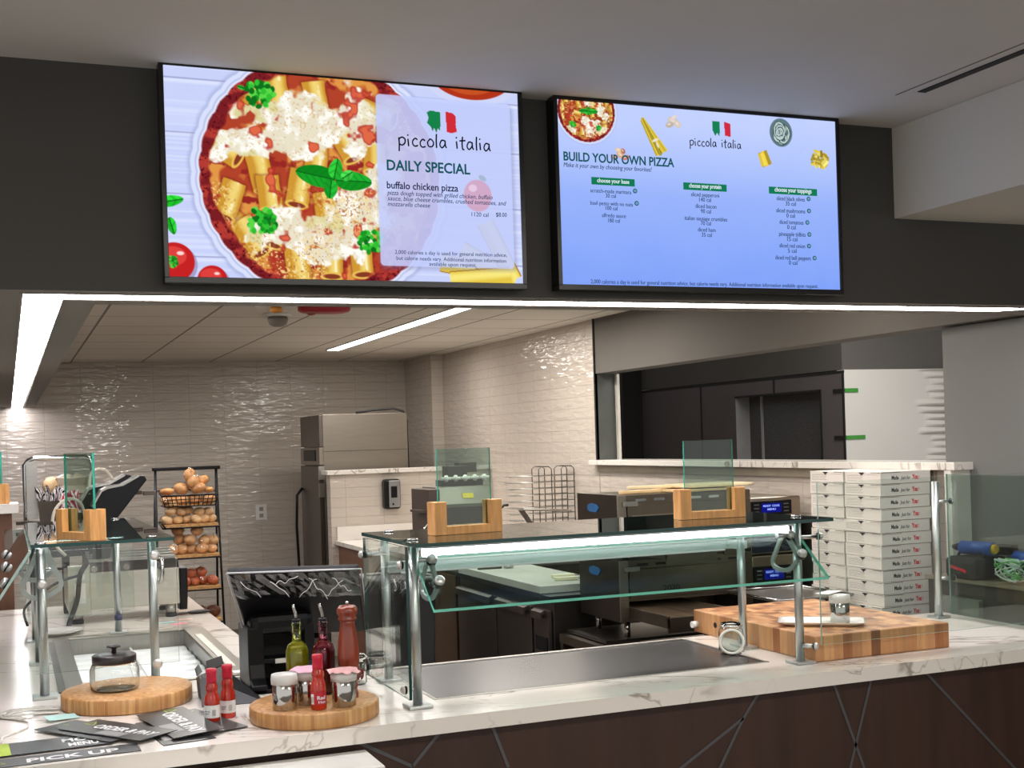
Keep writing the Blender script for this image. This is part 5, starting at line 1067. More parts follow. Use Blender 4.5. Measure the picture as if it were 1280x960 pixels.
# ================================================================== OVENS
M_ov = steel('oven_side_steel', (92, 84, 78), .35, (3, 3, 20), .05); M_ovf = steel('oven_front_steel', (116, 108, 96), .34, (30, 3, 3), .07)
def conveyor(z0, lab, text, g=None):
    """conveyor oven; its mouth and belt face the counter"""
    t = thing('conveyor_oven', lab, 'oven', (3.17, 5.75, z0), world=True)
    X0, X1, Y0, Y1, Z1 = 2.79, 3.56, 5.52, 5.97, z0 + .305
    MB().box(X0, X1, Y0, Y1, z0 + .10, Z1).box(X0, X0 + .05, Y0, Y1, z0, z0 + .10).box(X1 - .05, X1, Y0, Y1, z0, z0 + .10).box(X0 + .05, X1 - .05, Y0 + .3, Y1, z0, z0 + .10).build('body', M_ovf, t, .004)
    MB().box(X0 - .006, X0 - .001, Y0 - .004, Y1 + .004, z0, Z1 + .004).build('side_panel', M_ov, t, .002)
    MB().box(X0 - .006, X0 + .045, Y0 - .010, Y0 - .001, z0, Z1).build('corner_post', steel('oven_corner_steel', (150, 142, 130), .34), t, .003)
    d = MB().box(X0 + .05, X1 - .01, Y0 - .014, Y0 - .001, z0 + .115, Z1 - .045).build('window_door', M_ovf, t, .002)
    for k in range(6): MB().box(X0 + .10 + k * .105, X0 + .16 + k * .105, Y0 - .004, Y0 + .001, Z1 - .032, Z1 - .020).build('vent_slot', M_blackm if text else M_chrome, t)
    MB().box(X0 + .02, X0 + .10, Y0 - .03, Y0 - .012, Z1 - .055, Z1 - .030).build('latch', M_steel, t, .002)
    b = MB(); b.prism([(5.715, Z1 - .068), (5.735, Z1 - .052), (5.80, Z1 - .045), (5.84, Z1 - .055), (5.845, Z1 - .078), (5.82, Z1 - .088), (5.74, Z1 - .090)], 'x', X0 - .011, X0 - .0065); b.build('maker_badge', mat('badge_blue', (40, 104, 160), .3), t, label='blue oval badge')
    if text:
        tx = MB(); put_text(tx, '2020', (X0 + .235, Y0 - .0145, Z1 - .165), (1, 0, 0), (0, 0, 1), .095, .030, thick=.002, bold=.02); tx.build('number_plate', mat('embossed_dark', (44, 40, 36), .5), d, fix=False)
    else:
        for k in range(5): MB().lathe([(.011, 0), (.011, .004), (0, .006)], (0, 0, 0), 14).build('button', M_chrome, t, place=(X0 + .30 + k * .026, Y0 - .021, z0 + .165), rot=(radians(90), 0, 0))
        MB().lathe([(.022, 0), (.020, .006), (0, .008)], n=20).build('dial', M_chrome, t, place=(X0 + .345, Y0 - .004, z0 + .262), rot=(radians(90), 0, 0))
        MB().box(X0 + .07, X0 + .42, Y0 - .020, Y0 - .0145, z0 + .118, z0 + .205).build('control_plate', steel('oven_corner_steel', (150, 142, 130)), t)
    bl = MB(); bl.box(X0 + .055, X1 - .30, 5.14, Y0 + .28, z0 + .035, z0 + .065); bl.build('belt', mat('belt_wire', (104, 88, 68), .6, .3, .25, 3, 0, (30, 1, 1)), t)
    fb = MB().box(X0 + .045, X0 + .055, 5.12, Y0 + .1, z0 + .015, z0 + .075).box(X0 + .045, X0 + .32, 5.12, 5.132, z0 - .005, z0 + .066).box(X0 + .36, X1 - .30, 5.12, 5.132, z0 + .02, z0 + .066); fb.build('belt_frame', M_ovf, t, .002)
    t.location = (2.885, 5.233, EYE + .91 * (z0 - EYE)); t.scale = (.91, .91, .91)
    return t
conveyor(.712, 'lower steel conveyor oven with wide belt mouth behind the guard', True)
conveyor(1.034, 'upper steel conveyor oven carrying two wooden peels', False)
t = thing('oven_stand', 'dark steel stand under the two conveyor ovens', 'stand', (2.9, 5.2, 0), world=True)
MB().box(2.44, 3.25, 4.98, 5.02, .66, .70).build('front_rail', M_ovf, t); MB().box(2.42, 2.46, 5.02, 5.44, .66, .70).build('side_rail', M_ovf, t); MB().box(2.46, 3.25, 5.02, 5.44, .705, .718).build('shelf', M_dsteel, t); MB().box(2.44, 2.46, 4.99, 5.44, .56, .60).build('side_rail', M_ovf, t)
MB().box(2.46, 3.25, 5.02, 5.44, .30, .315).build('shelf', M_dsteel, t)
for (x, y) in ((2.44, 5.0), (3.23, 5.0), (2.44, 5.42), (3.23, 5.42)): MB().box(x - .018, x + .018, y - .018, y + .018, 0, .66).build('leg', M_dsteel, t)
for (x, y) in ((2.60, 5.08), (3.18, 5.08), (2.60, 5.38), (3.18, 5.38)): MB().cyl((x, y, .718), (x, y, .7938), .014).build('levelling_foot', M_chrome, t)
for (x, y) in ((2.60, 5.08), (3.18, 5.08), (2.60, 5.38), (3.18, 5.38)): MB().cyl((x, y, 1.0725), (x, y, 1.0875), .014).build('spacer', M_chrome, t)
# wooden peels on the upper oven
def peel(loc, rz, label, c):
    k = thing('pizza_peel', label, 'pizza peel', loc, rz, 'wooden pizza peels on the upper oven')
    m_ = mat('peel_wood_' + str(c[0]), c, .55, 0, .08, 4, 0, (1, 8, 1), kind='Object')
    MB().prism([(-.02, -.16), (.30, -.17), (.36, -.12), (.37, 0), (.36, .12), (.30, .17), (-.02, .16), (-.07, .06), (-.07, -.06)], 'z', 0, .012).build('blade', m_, k, .003)
    k.scale = (.91, .91, .91)
    MB().prism([(-.30, -.018), (-.07, -.022), (-.07, .022), (-.30, .018), (-.32, 0)], 'z', -.001, .016).build('handle', m_, k, .004)
peel((2.89, 5.15, 1.3665), radians(4), 'lower of the two wooden peels on the upper conveyor oven', (206, 176, 130))
peel((2.97, 5.19, 1.3835), radians(-2), 'upper of the two wooden peels on the upper conveyor oven', (226, 204, 166))
# ---- stacked rapid cook ovens
def r1(px, py): q = P(px, py, Y=5.095); return q[0], q[2]
def rapid(z0, z1, label, disp, win, win_mat):
    t = thing('rapid_oven', label, 'oven', (3.43, 5.3, z0), world=True)
    MB().box(3.285, 3.575, 5.10, 5.50, z0, z1).build('body', steel('rapid_steel', (172, 160, 144), .34, (3, 3, 30), .04), t, .008)
    for nm, rc in (('control_panel', disp), ('window', win)):
        if not rc: continue
        (xa, za), (xb, zb_) = r1(*rc[0]), r1(*rc[1]); p = MB().box(xa, xb, 5.088, 5.099, min(za, zb_), max(za, zb_)).build(nm, M_black if nm == 'control_panel' else win_mat, t, .003)
        if nm == 'control_panel':
            w = xb - xa; h_ = abs(za - zb_); zz = min(za, zb_); s = MB()
            s.box(xa + w * .26, xa + w * .74, 5.0865, 5.0878, zz + h_ * .18, zz + h_ * .82); s.build('display', emis('display_blue', (20, 24, 130), .9), p)
            tx = MB(); put_text(tx, 'READY  COOK', (xa + w * .30, 5.0862, zz + h_ * .58), (1, 0, 0), (0, 0, 1), w * .40, h_ * .13, thick=.0005, bold=.03); put_text(tx, 'MENU', (xa + w * .40, 5.0862, zz + h_ * .34), (1, 0, 0), (0, 0, 1), w * .2, h_ * .13, thick=.0005, bold=.03)
            tx.build('display_writing', emis('display_text', (150, 170, 255), 1.2), p, fix=False)
            for k in range(3):
                for sd in (.08, .80): MB().box(xa + w * sd, xa + w * (sd + .12), 5.0868, 5.0878, zz + h_ * (.2 + .25 * k), zz + h_ * (.28 + .25 * k)).build('button', mat('button_grey', (96, 98, 104), .4), p)
    return t
M_win = mat('oven_window_blue', (34, 40, 56), .15)
rapid(1.045, 1.318, 'upper rapid cook oven with blue display right of the conveyor ovens', ((937, 627), (989, 642)), ((939, 652), (989, 688)), M_win)
rapid(.765, 1.04, 'lower rapid cook oven with blue display right of the conveyor ovens', ((941, 709), (992, 725)), ((941, 734), (992, 750)), M_black)
t = thing('oven_table', 'steel table under the rapid cook ovens', 'table', (3.43, 5.3, 0), world=True)
MB().box(3.275, 3.60, 4.98, 5.50, .735, .763).build('tabletop', M_steel, t, .003)
for (x, y) in ((3.30, 5.02), (3.57, 5.02), (3.30, 5.46), (3.57, 5.46)): MB().box(x - .018, x + .018, y - .018, y + .018, 0, .735).build('leg', M_dsteel, t)
t = thing('metal_tray', 'thin metal wire tray sticking out behind the butcher block', 'tray', (3.10, 4.62, .93), world=True)
MB().box(2.93, 3.30, 4.35, 4.75, .925, .93).build('sheet', M_steel, t)
MB().tube([(2.93, 4.35, .935), (3.30, 4.35, .935), (3.30, 4.75, .935), (2.93, 4.75, .935)], .005, 6, closed=True).build('rim', M_chrome, t)
MB().box(3.60, 3.645, 5.05, 5.5, .0, 1.20).build('wall_panel', steel('panel_steel', (96, 96, 92), .4), None)
tag(bpy.data.objects['wall_panel'], 'dark metal panel on the wall between the rapid ovens and the pizza boxes', 'panel')

# ================================================================== PIZZA BOXES
t = thing('box_table', 'low steel table under the two stacks of pizza boxes', 'table', (3.4, 4.45, 0), world=True)
MB().box(2.88, 3.645, 4.14, 4.92, .762, .790).build('tabletop', M_steel, t, .003)
for (x, y) in ((2.92, 4.18), (3.61, 4.18), (2.92, 4.88), (3.61, 4.88)): MB().box(x - .018, x + .018, y - .018, y + .018, 0, .762).build('leg', M_dsteel, t)
for k in range(2): MB().box(2.92, 2.935, 4.2, 4.86, .7 - k * .1, .72 - k * .1).build('rail', M_dsteel, t)
M_card = mat('white_cardboard', (222, 214, 206), .7, 0, .02, 8, kind='Object'); M_cardf = mat('white_cardboard_front', (214, 214, 206), .7, 0, .02, 8, kind='Object'); M_red = mat('print_red', (206, 30, 48), .6); M_ink2 = mat('print_black', (44, 40, 40), .6); M_fine = mat('print_fine_grey', (120, 112, 108), .7)
BH = .0508; bw, bdp = .257, .236
bx = thing('pizza_box', 'pizza box', 'pizza box', (3.338, 4.205, .7905), 0, 'stacked white pizza boxes')
b = MB(); b.box(0, bw, 0, bdp, .0006, BH - .004, [0, 0, 1, 0, 0, 0]); b.build('tray', [M_card, M_cardf], bx, .0012)
b = MB(); b.box(-.001, bw + .001, -.001, bdp + .001, BH - .0045, BH - .0012).box(-.0016, 0, .012, bdp * .40, BH - .012, BH - .0045).box(-.0016, 0, bdp * .62, bdp - .03, BH - .012, BH - .0045); b.build('lid', M_card, bx, .0008)
b = MB(); b.prism([(bdp * .44, BH - .0035), (bdp * .60, BH - .0035), (bdp * .55, BH - .011), (bdp * .52, BH - .0155), (bdp * .49, BH - .011)], 'x', -.0022, -.0002); b.build('tab_notch', M_ink2, bx, label='dark tab notch')
MB().box(-.0018, -.0004, .004, bdp * .26, BH - .0052, BH - .0035).build('edge_shadow', M_ink2, bx); MB().box(.004, .10, -.0018, -.0004, BH - .0052, BH - .0035).build('edge_shadow', M_ink2, bx)  # dark strips paint the shadow along the lid edges
b = MB(); put_text(b, 'Made', (.056, -.0003, .0165), (1, 0, 0), (0, 0, 1), .036, .0165, thick=.0004, bold=.03); put_text(b, 'Just for', (.102, -.0003, .0160), (1, 0, 0), (0, 0, 1), .050, .0145, thick=.0004, shear=.3, bold=.01); b.build('slogan', M_ink2, bx, fix=False)
b = MB(); put_text(b, 'You', (.162, -.0003, .0155), (1, 0, 0), (0, 0, 1), .030, .019, thick=.0004, bold=.045); put_text(b, '!', (.197, -.0003, .0155), (1, 0, 0), (0, 0, 1), .0025, .0145, thick=.0004); b.build('slogan_red', M_red, bx, fix=False, label='red printed word')
b = MB(); rg = random.Random(2)
for k in range(4):
    y = bdp - .012; 
    for w_ in range(5):
        L_ = rg.uniform(.012, .024); b.box(-.0004, 0, y - L_, y, .0325 - k * .0068, .0336 - k * .0068); y -= L_ + .003
        if y < bdp * .5: break
b.build('fine_print', M_fine, bx)
ordn = ['bottom', 'second from bottom', 'third from bottom', 'fourth from bottom', 'fifth from bottom', 'sixth from bottom', 'middle, seventh', 'sixth from top', 'fifth from top', 'fourth from top', 'third from top', 'second from top', 'topmost']
rg = random.Random(9); first = True
for si, (x0_, y0_, nm) in enumerate(((3.338, 4.205, 'front stack'), (3.338, 4.452, 'rear stack'))):
    for k in range(13):
        dx = rg.uniform(-.005, .005); dy = rg.uniform(-.003, .003)
        if k < 2: dx -= .014
        if si == 1 and k < 3: dy *= .3
        lab = 'white pizza box, %s in the %s%s' % (ordn[k], nm, ' nearest the glass' if si == 0 else ' behind the other')
        z = .7905 + k * (BH + .0001)
        if first: o = bx; o.location = (x0_ + dx, y0_ + dy, z); o['label'] = lab; o.rotation_euler = (0, 0, rg.uniform(-.012, .012)); first = False
        else: dup(bx, (x0_ + dx, y0_ + dy, z), rg.uniform(-.012, .012), lab)

# ---- glass screen at the right end of the counter and the tool cart behind it
t = thing('glass_screen', 'tall clear glass screen closing the right end of the counter', 'glass screen', (3.285, 3.4, .91), world=True)
glassbox(3.280, 3.288, 3.13, 3.745, .925, 1.452).build('pane', [glass('screen_glass', (226, 234, 230), 1.0, 1.6), M_edgel], t)
glassbox(2.318, 3.278, 3.216, 3.223, .968, 1.470).build('front_pane', [M_glass, M_edgel], t)
MB().cyl((3.245, 3.765, .911), (3.245, 3.765, 1.425), .0145, n=18).build('post', M_satin, t)
MB().box(3.215, 3.275, 3.735, 3.795, .9105, .918).build('base_plate', M_satin, t)
for z in (1.35, 1.06): MB().cyl((3.245, 3.765, z), (3.275, 3.74, z), .006).build('clamp_stem', M_satin, t); knob(t, (3.289, 3.735, z), (1, 0, 0), .012, .010)
t = thing('tool_cart', 'dark cabinet beyond the glass screen carrying tools', 'cabinet', (3.5, 3.6, 0), world=True)
MB().box(3.40, 3.695, 2.6, 4.00, 0, 1.028).build('body', mat('cart_dark', (70, 66, 60), .6), t)
MB().box(3.392, 3.698, 2.59, 4.01, 1.028, 1.042).build('tabletop', mat('cart_edge', (128, 120, 104), .5), t)
for k in range(2): 
    o = MB().box(3.378, 3.399, 3.70 - k * .28, 3.94 - k * .26, .66 + .10 * k, .97 - .07 * k).build('leaning_panel', mat('panel_pale_%d' % k, (116 - 14 * k, 118 - 14 * k, 112 - 14 * k), .6), t)
t = thing('tool_bag', 'black tool bag with red stripe on the cabinet beyond the glass', 'bag', (3.46, 3.80, 1.0425))
MB().box(-.08, .10, -.085, .085, 0, .085).build('body', mat('bag_black', (34, 32, 32), .8), t, .02)
MB().obox((-.082, .005, .04), (.004, .09, .010), (radians(10), 0, 0)).build('stripe', M_red, t)
MB().tube([(-.02, .07, .085), (-.02, .04, .12), (-.02, -.04, .12), (-.02, -.07, .085)], .006, 6).build('handle', M_blackm, t)
def drill(loc, rz, label):
    t = thing('power_tool', label, 'power tool', loc, rz, 'blue power tools')
    mb_ = mat('tool_blue', (44, 86, 170), .4)
    MB().cyl((-.085, 0, .03), (.06, 0, .03), .026, n=16).build('housing', mb_, t); MB().cyl((.06, 0, .03), (.10, 0, .03), .02, .009, 14).build('chuck', M_black, t)
    MB().obox((-.06, -.045, .018), (.034, .10, .028), (0, 0, .2)).build('grip', M_black, t, .006); MB().obox((-.07, -.10, .02), (.07, .045, .04)).build('battery', M_black, t, .005)
    MB().cyl((-.085, 0, .03), (-.098, 0, .03), .022, .014, 14).build('rear_cap', mat('tool_yellow', (224, 180, 40), .4), t)
drill((3.45, 3.79, 1.1295), radians(100), 'blue power tool lying on the black tool bag beyond the glass')
drill((3.56, 3.66, 1.0925), radians(75), 'blue power tool beside the cables beyond the glass')
MB().box(3.50, 3.66, 3.54, 3.70, 1.0425, 1.092).build('tool_case', M_blackm, None, .008); tag(bpy.data.objects['tool_case'], 'low black case under the blue power tool beyond the glass', 'case')
t = thing('cable_coil', 'tangle of pale green and white cables at the right edge', 'cable', (3.445, 3.60, 1.0425))
for q, c in enumerate(((206, 226, 222), (120, 200, 110), (230, 232, 228))):
    rg = random.Random(q); pts = []
    for k in range(60): a = k * .55; pts.append((.04 * cos(a) * (1 + .3 * rg.random()), .07 * sin(a * 1.1) * (1 + .2 * rg.random()), .01 + .035 * (1 + sin(a * .7 + q)) + .01 * rg.random()))
    MB().tube(pts, .003, 5).build('cable', mat('cable_%d' % q, c, .4), t, label=['pale cyan cable', 'green cable', 'white cable'][q])

# ================================================================== LEFT: GRILL, BINS, BREAD
t = thing('contact_grill', 'wide stainless contact grill with raised black lids at the end of the left counter', 'grill', (.46, 5.75, .9105), world=True)
M_gr = steel('grill_steel', (212, 208, 196), .3, (3, 3, 26), .06)
MB().box(.22, .68, 5.56, 5.90, .968, 1.125).build('body', M_gr, t, .004)
MB().box(.222, .312, 5.548, 5.56, .95, 1.16).build('end_panel', M_gr, t, .003)
MB().box(.248, .292, 5.544, 5.548, 1.00, 1.085).build('rating_label', M_lab, t); MB().box(.246, .290, 5.544, 5.548, 1.10, 1.122).build('small_label', M_lab, t)
MB().prism([(5.56, 1.125), (5.60, 1.16), (5.90, 1.18), (5.90, 1.125)], 'x', .30, .68).build('cooking_top', M_dsteel, t, .003)
for k in range(4): MB().box(.31, .67, 5.61 + k * .07, 5.635 + k * .07, 1.163 + k * .006, 1.176 + k * .006).build('grate_bar', M_steel, t)
for k in range(3): MB().cyl((.33 + k * .13, 5.565, 1.14), (.33 + k * .13, 5.545, 1.14), .013, n=14).build('control_knob', M_chrome, t)
MB().tube([(.60, 5.56, 1.17), (.605, 5.535, 1.16), (.605, 5.53, 1.11), (.60, 5.54, 1.07), (.585, 5.555, 1.065)], .009, 8).build('side_handle', M_chrome, t)
MB().prism([(5.57, 1.12), (5.57, 1.02), (5.60, .935), (5.70, .93), (5.72, 1.12)], 'x', .682, .715).build('grease_guard', M_black, t, .004)
for (x, y) in ((.26, 5.60), (.645, 5.60), (.26, 5.86), (.645, 5.86)): f = MB().cyl((x, y, .925), (x, y, .968), .022).build('foot', M_steel, t); MB().cyl((x, y, .9108), (x, y, .925), .024).build('rubber_pad', M_blackm, f)
pr = [(.335, 1.40), (.375, 1.468), (.40, 1.480), (.462, 1.490), (.53, 1.527), (.552, 1.525), (.56, 1.508), (.43, 1.345), (.36, 1.335)]
for q, (dx, dz, dy) in enumerate(((0, 0, 0), (-.045, .004, .145))):
    L = MB().prism([(a + dx * 1, z + dz) for a, z in pr], 'y', 5.60 + dy, 5.735 + dy).build('lid', M_black, t, .004)
    MB().prism([(a + dx - .006, z + dz + .004) for a, z in pr[:5]] + [(a + dx - .002, z + dz - .004) for a, z in pr[4::-1]], 'y', 5.595 + dy, 5.74 + dy).build('lid_trim', M_steel, L)
    MB().prism([(.35 + dx, 1.345), (.43 + dx, 1.345), (.40, 1.17), (.33, 1.17)], 'y', 5.63 + dy, 5.70 + dy).build('lid_arm', M_blackm, t)
    MB().box(.545 + dx, .60 + dx, 5.62 + dy, 5.65 + dy, 1.44, 1.458).build('lid_handle', M_sld, L, .003)
for k, rp in enumerate([[(.305, 5.63, 1.35), (.285, 5.62, 1.42), (.235, 5.6, 1.44), (.185, 5.6, 1.40), (.17, 5.6, 1.33), (.18, 5.6, 1.25), (.22, 5.6, 1.20)]]): MB().tube(sm(rp), .007, 8).build('steam_hose', mat('pale_hose', (190, 182, 166), .4), t)
MB().tube(sm([(.33, 5.75, 1.45), (.345, 5.78, 1.545), (.40, 5.80, 1.555), (.44, 5.82, 1.50)]), .007, 8).build('steam_hose', mat('pale_hose', (190, 182, 166)), t)
MB().tube(sm([(.30, 5.53, 1.17), (.27, 5.52, 1.12), (.255, 5.50, 1.02), (.22, 5.47, .93), (.22, 5.40, .921)]), .010, 8).build('power_cord', M_blackm, t)
MB().tube(sm([(.27, 5.53, 1.12), (.19, 5.53, 1.10), (.12, 5.52, 1.06), (.05, 5.50, 1.0), (.06, 5.49, .93)]), .006, 6).build('power_cord', M_blackm, t)
# chrome tube frame with bins
t = thing('chrome_frame', 'chrome tube frame and side sheet behind the bins on the left', 'frame', (.22, 6.17, .9105), world=True)
b = MB().tube([(.075, 6.17, .912), (.075, 6.17, 1.585), (.09, 6.17, 1.605), (.115, 6.17, 1.615), (.34, 6.17, 1.615), (.36, 6.17, 1.605), (.372, 6.17, 1.58), (.372, 6.17, 1.22)], .011, 10); b.build('tube', M_chrome, t)
MB().box(.080, .128, 6.16, 6.18, 1.335, 1.60).build('side_sheet', M_steel, t)
for z in (1.32, 1.27, 1.225, 1.10): MB().tube([(.03, 6.13, z), (.36, 6.13, z)], .008, 8).build('cross_bar', M_chrome, t)
MB().box(-.02, .10, 5.98, 6.10, 1.19, 1.30).build('glass_bin', glass('thick_jar_base', (226, 232, 230), 1.0, 1.6), t)
def bin_(x0, x1, y0, y1, z0, z1, label, c):
    t = thing('utensil_bin', label, 'bin', ((x0 + x1) / 2, (y0 + y1) / 2, z0), world=True); k = .014
    ins = [(x0 + k, y0 + k), (x1 - k, y0 + k), (x1 - k, y1 - k), (x0 + k, y1 - k)]; out = [(x0, y0), (x1, y0), (x1, y1), (x0, y1)]
    vs = [(x, y, z0) for x, y in ins] + [(x, y, z1) for x, y in out] + [(x * .96 + (x0 + x1) * .02, y * .96 + (y0 + y1) * .02, z1) for x, y in out] + [(x, y, z1 - .06) for x, y in ins]
    MB().add(vs, [(3, 2, 1, 0)] + [(i, (i + 1) % 4, 4 + (i + 1) % 4, 4 + i) for i in range(4)] + [(4 + i, 4 + (i + 1) % 4, 8 + (i + 1) % 4, 8 + i) for i in range(4)] + [(8 + i, 8 + (i + 1) % 4, 12 + (i + 1) % 4, 12 + i) for i in range(4)] + [(12, 13, 14, 15)]).build('tub', mat('bin_' + str(c[0]), c, .5), t)
    return t
bin_(.125, .245, 6.02, 6.105, 1.225, 1.42, 'dark brown bin of wrapped cutlery behind the edge-on glass pane', (62, 52, 42))
bin_(.215, .358, 5.935, 6.015, 1.225, 1.365, 'green black bin of red striped wrappers behind the edge-on glass pane', (34, 48, 44))
MB().box(.12, .36, 5.93, 6.11, 1.17, 1.224).build('bin_shelf', M_blackm, None); tag(bpy.data.objects['bin_shelf'], 'black shelf block under the two bins on the left', 'shelf')
# the lower bin block is carried by a stout black leg
MB().box(.22, .25, 5.98, 6.08, .9108, 1.17).build('leg', M_blackm, bpy.data.objects['bin_shelf'])
def crumple(mb, c, r, seed, col=0):
    rg = random.Random(seed); n = 9; vs = []; fs = []
    for i in range(5):
        th = pi * (i + .5) / 5
        for k in range(n):
            a = 2 * pi * k / n; q = rg.uniform(.65, 1.25); vs.append((c[0] + sin(th) * cos(a) * r[0] * q, c[1] + sin(th) * sin(a) * r[1] * q, c[2] + cos(th) * r[2] * q))
    for i in range(4):
        for k in range(n): fs.append((i * n + k, (i + 1) * n + k, (i + 1) * n + (k + 1) % n, i * n + (k + 1) % n))
    fs += [tuple(range(n)), tuple(range(4 * n + n - 1, 4 * n - 1, -1))]
    mb.add(vs, fs, False)
M_wrapw = mat('wrapper_white', (226, 220, 222), .2, 0, .1, 60, kind='Object')
def stripe_mat(name, c1, c2, sc=60):
    t = NT(name); b = t.bsdf(.25); w = t.n('TexWave'); w.inputs['Scale'].default_value = sc; w.inputs['Distortion'].default_value = 6; w.inputs['Detail Scale'].default_value = 2
    t.l(t.coord((1, .3, .4), 'Object'), w.inputs['Vector']); t.l(t.ramp(w.outputs['Fac'], [(.45, lin(c1)), (.55, lin(c2))]), b.inputs['Base Color']); return t.m
M_wr = stripe_mat('red_striped_wrapper', (238, 230, 234), (186, 30, 60), 14); M_wk = stripe_mat('black_printed_wrapper', (206, 200, 200), (30, 28, 30), 26)
rg = random.Random(3)
lean = [(-.45, .02), (-.15, .05), (.2, .03), (.5, .0), (-.3, -.03), (.05, -.02), (.35, -.04), (-.05, .04)]
for q, (an, dy) in enumerate(lean):
    b = MB(); crumple(b, (0, 0, .05), (.024, .014, .062), q); o = b.build('wrapped_utensil', M_wr, None, fix=False); o.location = (.235 + q * .0145, 5.975 + dy * .4, 1.352); o.rotation_euler = (rg.uniform(-.2, .2), an, rg.uniform(0, 3)); tag(o, 'red striped clear wrapper sticking out of the green black bin', 'wrapper', 'red striped wrappers in the bin')
for q in range(7):
    b = MB(); crumple(b, (0, 0, .04), (.019, .012, .055), q + 40); o = b.build('wrapped_cutlery', M_wk, None, fix=False); o.location = (.140 + q * .014, 6.06 + rg.uniform(-.02, .02), 1.395); o.rotation_euler = (rg.uniform(-.3, .3), (-.7, -.4, -.1, .3, .6, -.5, .2)[q], rg.uniform(0, 3)); tag(o, 'black printed clear cutlery pack sticking out of the brown bin', 'wrapper', 'wrapped cutlery packs in the bin')
# bread bag lying behind the bins
M_bread = mat('bread_crust', (214, 178, 134), .6, 0, .18, 14, 0, kind='Object'); M_bagf = glass('bread_bag_film', (244, 240, 234), 1.0, 1.55, .15)
t = thing('bread_bag', 'clear bag with a round loaf above the brown bin', 'bread bag', (.235, 6.13, 1.425), world=True)
MB().box(.12, .36, 6.115, 6.15, 1.425, 1.435).build('tray', M_steel, t); MB().ell((.19, 6.13, 1.485), (.042, .04, .042), jit=.02).build('loaf', M_bread, t)
b = MB(); crumple(b, (.26, 6.13, 1.485), (.11, .045, .055), 77); b.build('bag', mat('grey_bag', (176, 158, 140), .3), t, fix=False)
# plate and small notes on the left counter
o = MB().lathe([(.06, 0), (.07, .002), (.098, .012), (.100, .014), (.09, .012), (.065, .005), (0, .004)], n=40).build('plate', mat('white_ceramic', (232, 228, 222)), None); o.location = (.17, 5.31, .9145); tag(o, 'round white plate on the left counter behind the food well', 'plate')
for (x, y, c, lab, rz) in ((.60, 5.40, (176, 214, 216), 'pale blue paper note behind the food well', .2), (.68, 5.45, (226, 190, 170), 'peach paper note behind the food well', -.3), (.645, 5.33, (230, 150, 160), 'pink paper note behind the food well', .5)):
    o = MB().box(-.035, .035, -.02, .02, 0, .001).build('paper_note', mat('note_%d' % c[0], c, .6), None); o.location = (x, y, .9106); o.rotation_euler = (0, 0, rz); tag(o, lab, 'note')
t = thing('brush', 'flat black brush lying at the right end of the left counter', 'brush', (.765, 5.62, .9106), radians(8))
MB().ell((0, 0, .008), (.055, .03, .008)).build('head', M_blackm, t); MB().box(-.13, -.05, -.006, .006, .002, .012).build('handle', M_dsteel, t, .003)

# ---- bread rack
t = thing('bread_rack', 'black wire bread rack on the floor behind the left counter', 'rack', (1.10, 8.6, 0), world=True)
fr = MB(); 
for s, x in ((-1, .905), (1, 1.30)):
    MB().tube([(x, 8.50, 1.505), (x + .02 * s, 8.42, 0)], .0075, 8).build('upright', M_black, t); MB().tube([(x, 8.52, 1.505), (x + .02 * s, 8.80, 0)], .0075, 8).build('upright', M_black, t)
MB().box(.885, 1.325, 8.48, 8.53, 1.50, 1.522).build('top_bar', M_black, t, .004)
shz = [1.335, 1.125, .925, .715, .50]
M_wick = mat('basket_weave', (176, 132, 80), .7, 0, .2, 60)
for q, z in enumerate(shz):
    b = MB(); x0, x1, ya, yb = .925, 1.285, 8.36 - q * .012, 8.60
    p = [(x0, ya, z), (x1, ya, z), (x1, yb, z + .03), (x0, yb, z + .03)]; b.tube(p, .006, 6, closed=True)
    if q == 0:
        b.tube([(x0 + .02, ya + .01, z - .07), (x1 - .02, ya + .01, z - .07), (x1 - .02, yb, z - .07), (x0 + .02, yb, z - .07)], .004, 6, closed=True)
        for k in range(13): xx = x0 + (x1 - x0) * k / 12; b.tube([(xx, ya, z), (x0 + .02 + (x1 - x0 - .04) * k / 12, ya + .01, z - .07), (x0 + .02 + (x1 - x0 - .04) * k / 12, yb, z - .07)], .003, 5)
        for dz in (.025, .047): b.tube([(x0 + .008, ya + .004, z - dz), (x1 - .008, ya + .004, z - dz)], .003, 5)
        b.build('wire_basket', M_black, t)
        MB().box(x0 + .025, x1 - .025, ya + .02, yb - .01, z - .068, z - .062).build('basket_liner', M_wick, t)
    else:
        b.tube([(x0 - .01, ya, z + .045), (x0 + .02, ya, z - .005)], .006, 6); b.build('shelf_frame', M_black, t)
        MB().box(x0 + .012, x1 - .004, ya + .002, yb - .01, z - .004, z + .022).build('shelf_board', M_wick, t)
def roll(x, y, z, r, seed, grp, lab, c=M_bread):
    rg = random.Random(seed); t = thing('bread_roll', lab, 'bread roll', (x, y, z), rg.uniform(-.6, .6), grp)
    MB().ell((0, 0, r[2]), r, 14, 9, (rg.uniform(-.3, .3), rg.uniform(-.3, .3), 0), .03).build('crust', c, t)
    b = MB(); crumple(b, (0, 0, r[2]), (r[0] * 1.12, r[1] * 1.12, r[2] * 1.1), seed + 100); b.build('clear_wrap', M_bagf, t, fix=False)
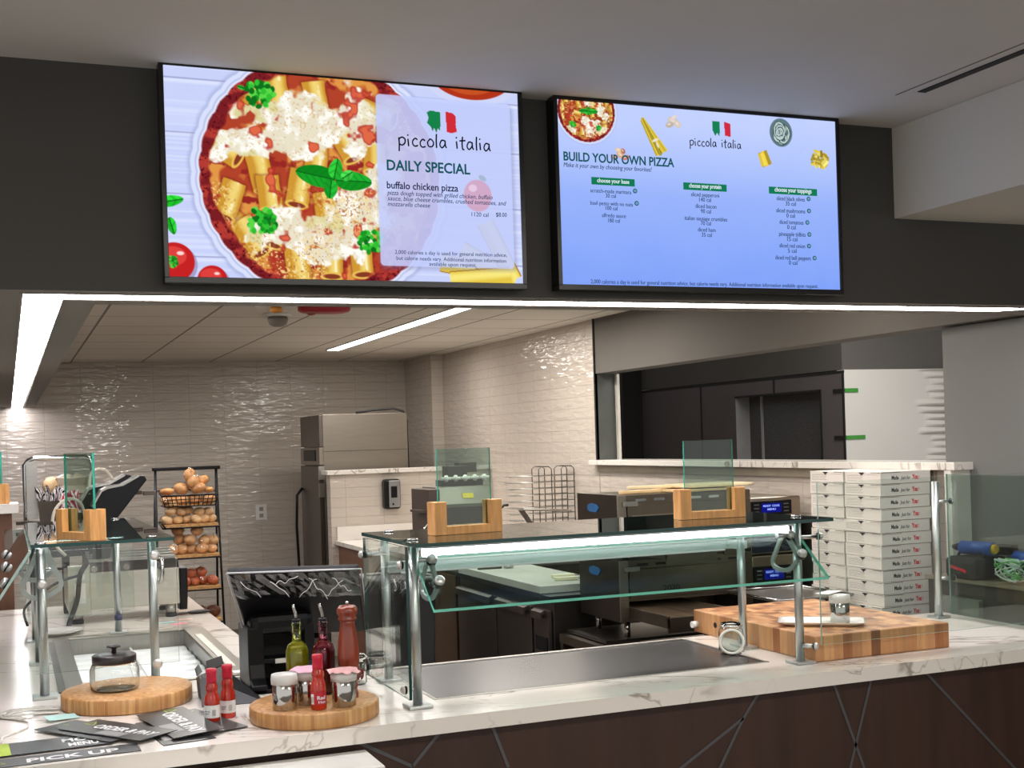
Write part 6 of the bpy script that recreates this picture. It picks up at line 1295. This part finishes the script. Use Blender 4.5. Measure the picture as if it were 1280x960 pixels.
sh1 = [(.975, -.066, (.05, .05, .035)), (1.06, -.066, (.05, .05, .035)), (1.15, -.066, (.048, .05, .035)), (1.235, -.066, (.045, .05, .035)), (.97, 0.005, (.05, .045, .022)), (1.065, .005, (.05, .05, .038)), (1.14, .03, (.042, .045, .052)), (1.12, .085, (.04, .04, .045)), (1.205, .065, (.045, .04, .03)), (1.17, .01, (.05, .05, .035)), (1.24, .01, (.035, .04, .02))]
for q, (x, dz, r) in enumerate(sh1): roll(x, 8.44 + (q % 3) * .02, shz[0] + dz, r, q, 'bread in the top wire basket of the rack', 'golden bread in clear wrap in the top wire basket of the black rack', mat('golden_bread', (204, 150, 98), .5, 0, .2, 14, kind='Object'))
sh2 = [(.96, 0), (1.03, 0), (1.09, 0), (1.15, .0), (1.20, 0), (1.25, 0), (.985, .058), (1.05, .055), (1.10, .06), (1.0, .098), (1.17, .045), (1.235, .042)]
for q, (x, dz) in enumerate(sh2): roll(x, 8.42 + (q % 3) * .02, shz[1] + .022 + dz, (.038, .04, .029), q + 20, 'bread rolls on the second shelf of the rack', 'round bread roll in clear bag on the second shelf of the black rack')
sh3 = [(.99, 0), (1.05, 0), (1.11, 0), (1.18, 0), (1.24, 0), (1.04, .065), (1.10, .06), (1.20, .05), (1.03, .125), (1.15, .12), (1.25, .05)]
for q, (x, dz) in enumerate(sh3): roll(x, 8.41 + (q % 3) * .02, shz[2] + .022 + dz, (.042, .04, .034), q + 40, 'bread rolls on the third shelf of the rack', 'tan bread roll in clear bag on the third shelf of the black rack', mat('tan_bread', (208, 162, 116), .55, 0, .2, 14, kind='Object'))
for q, (x, dz) in enumerate([(1.06, 0), (1.12, 0), (1.18, 0), (1.24, 0), (1.10, .05), (1.17, .055), (1.03, .0)]): roll(x, 8.40 + (q % 3) * .02, shz[3] + .022 + dz, (.040, .04, .032), q + 60, 'reddish bread on the lower shelf of the rack', 'reddish brown bread in clear bag on the fourth shelf of the black rack', mat('red_brown_bread', (176, 92, 60), .5, 0, .25, 14, kind='Object'))
for q, x in enumerate((1.16, 1.24)): roll(x, 8.42, shz[4] + .022, (.05, .05, .04), q + 80, 'bread on the lowest visible shelf of the rack', 'dark bread on the lowest visible shelf of the black rack', mat('dark_bread', (92, 50, 30), .6, 0, .2, 14, kind='Object'))
for o in bpy.data.objects:
    if '_w' in o: del o['_w']
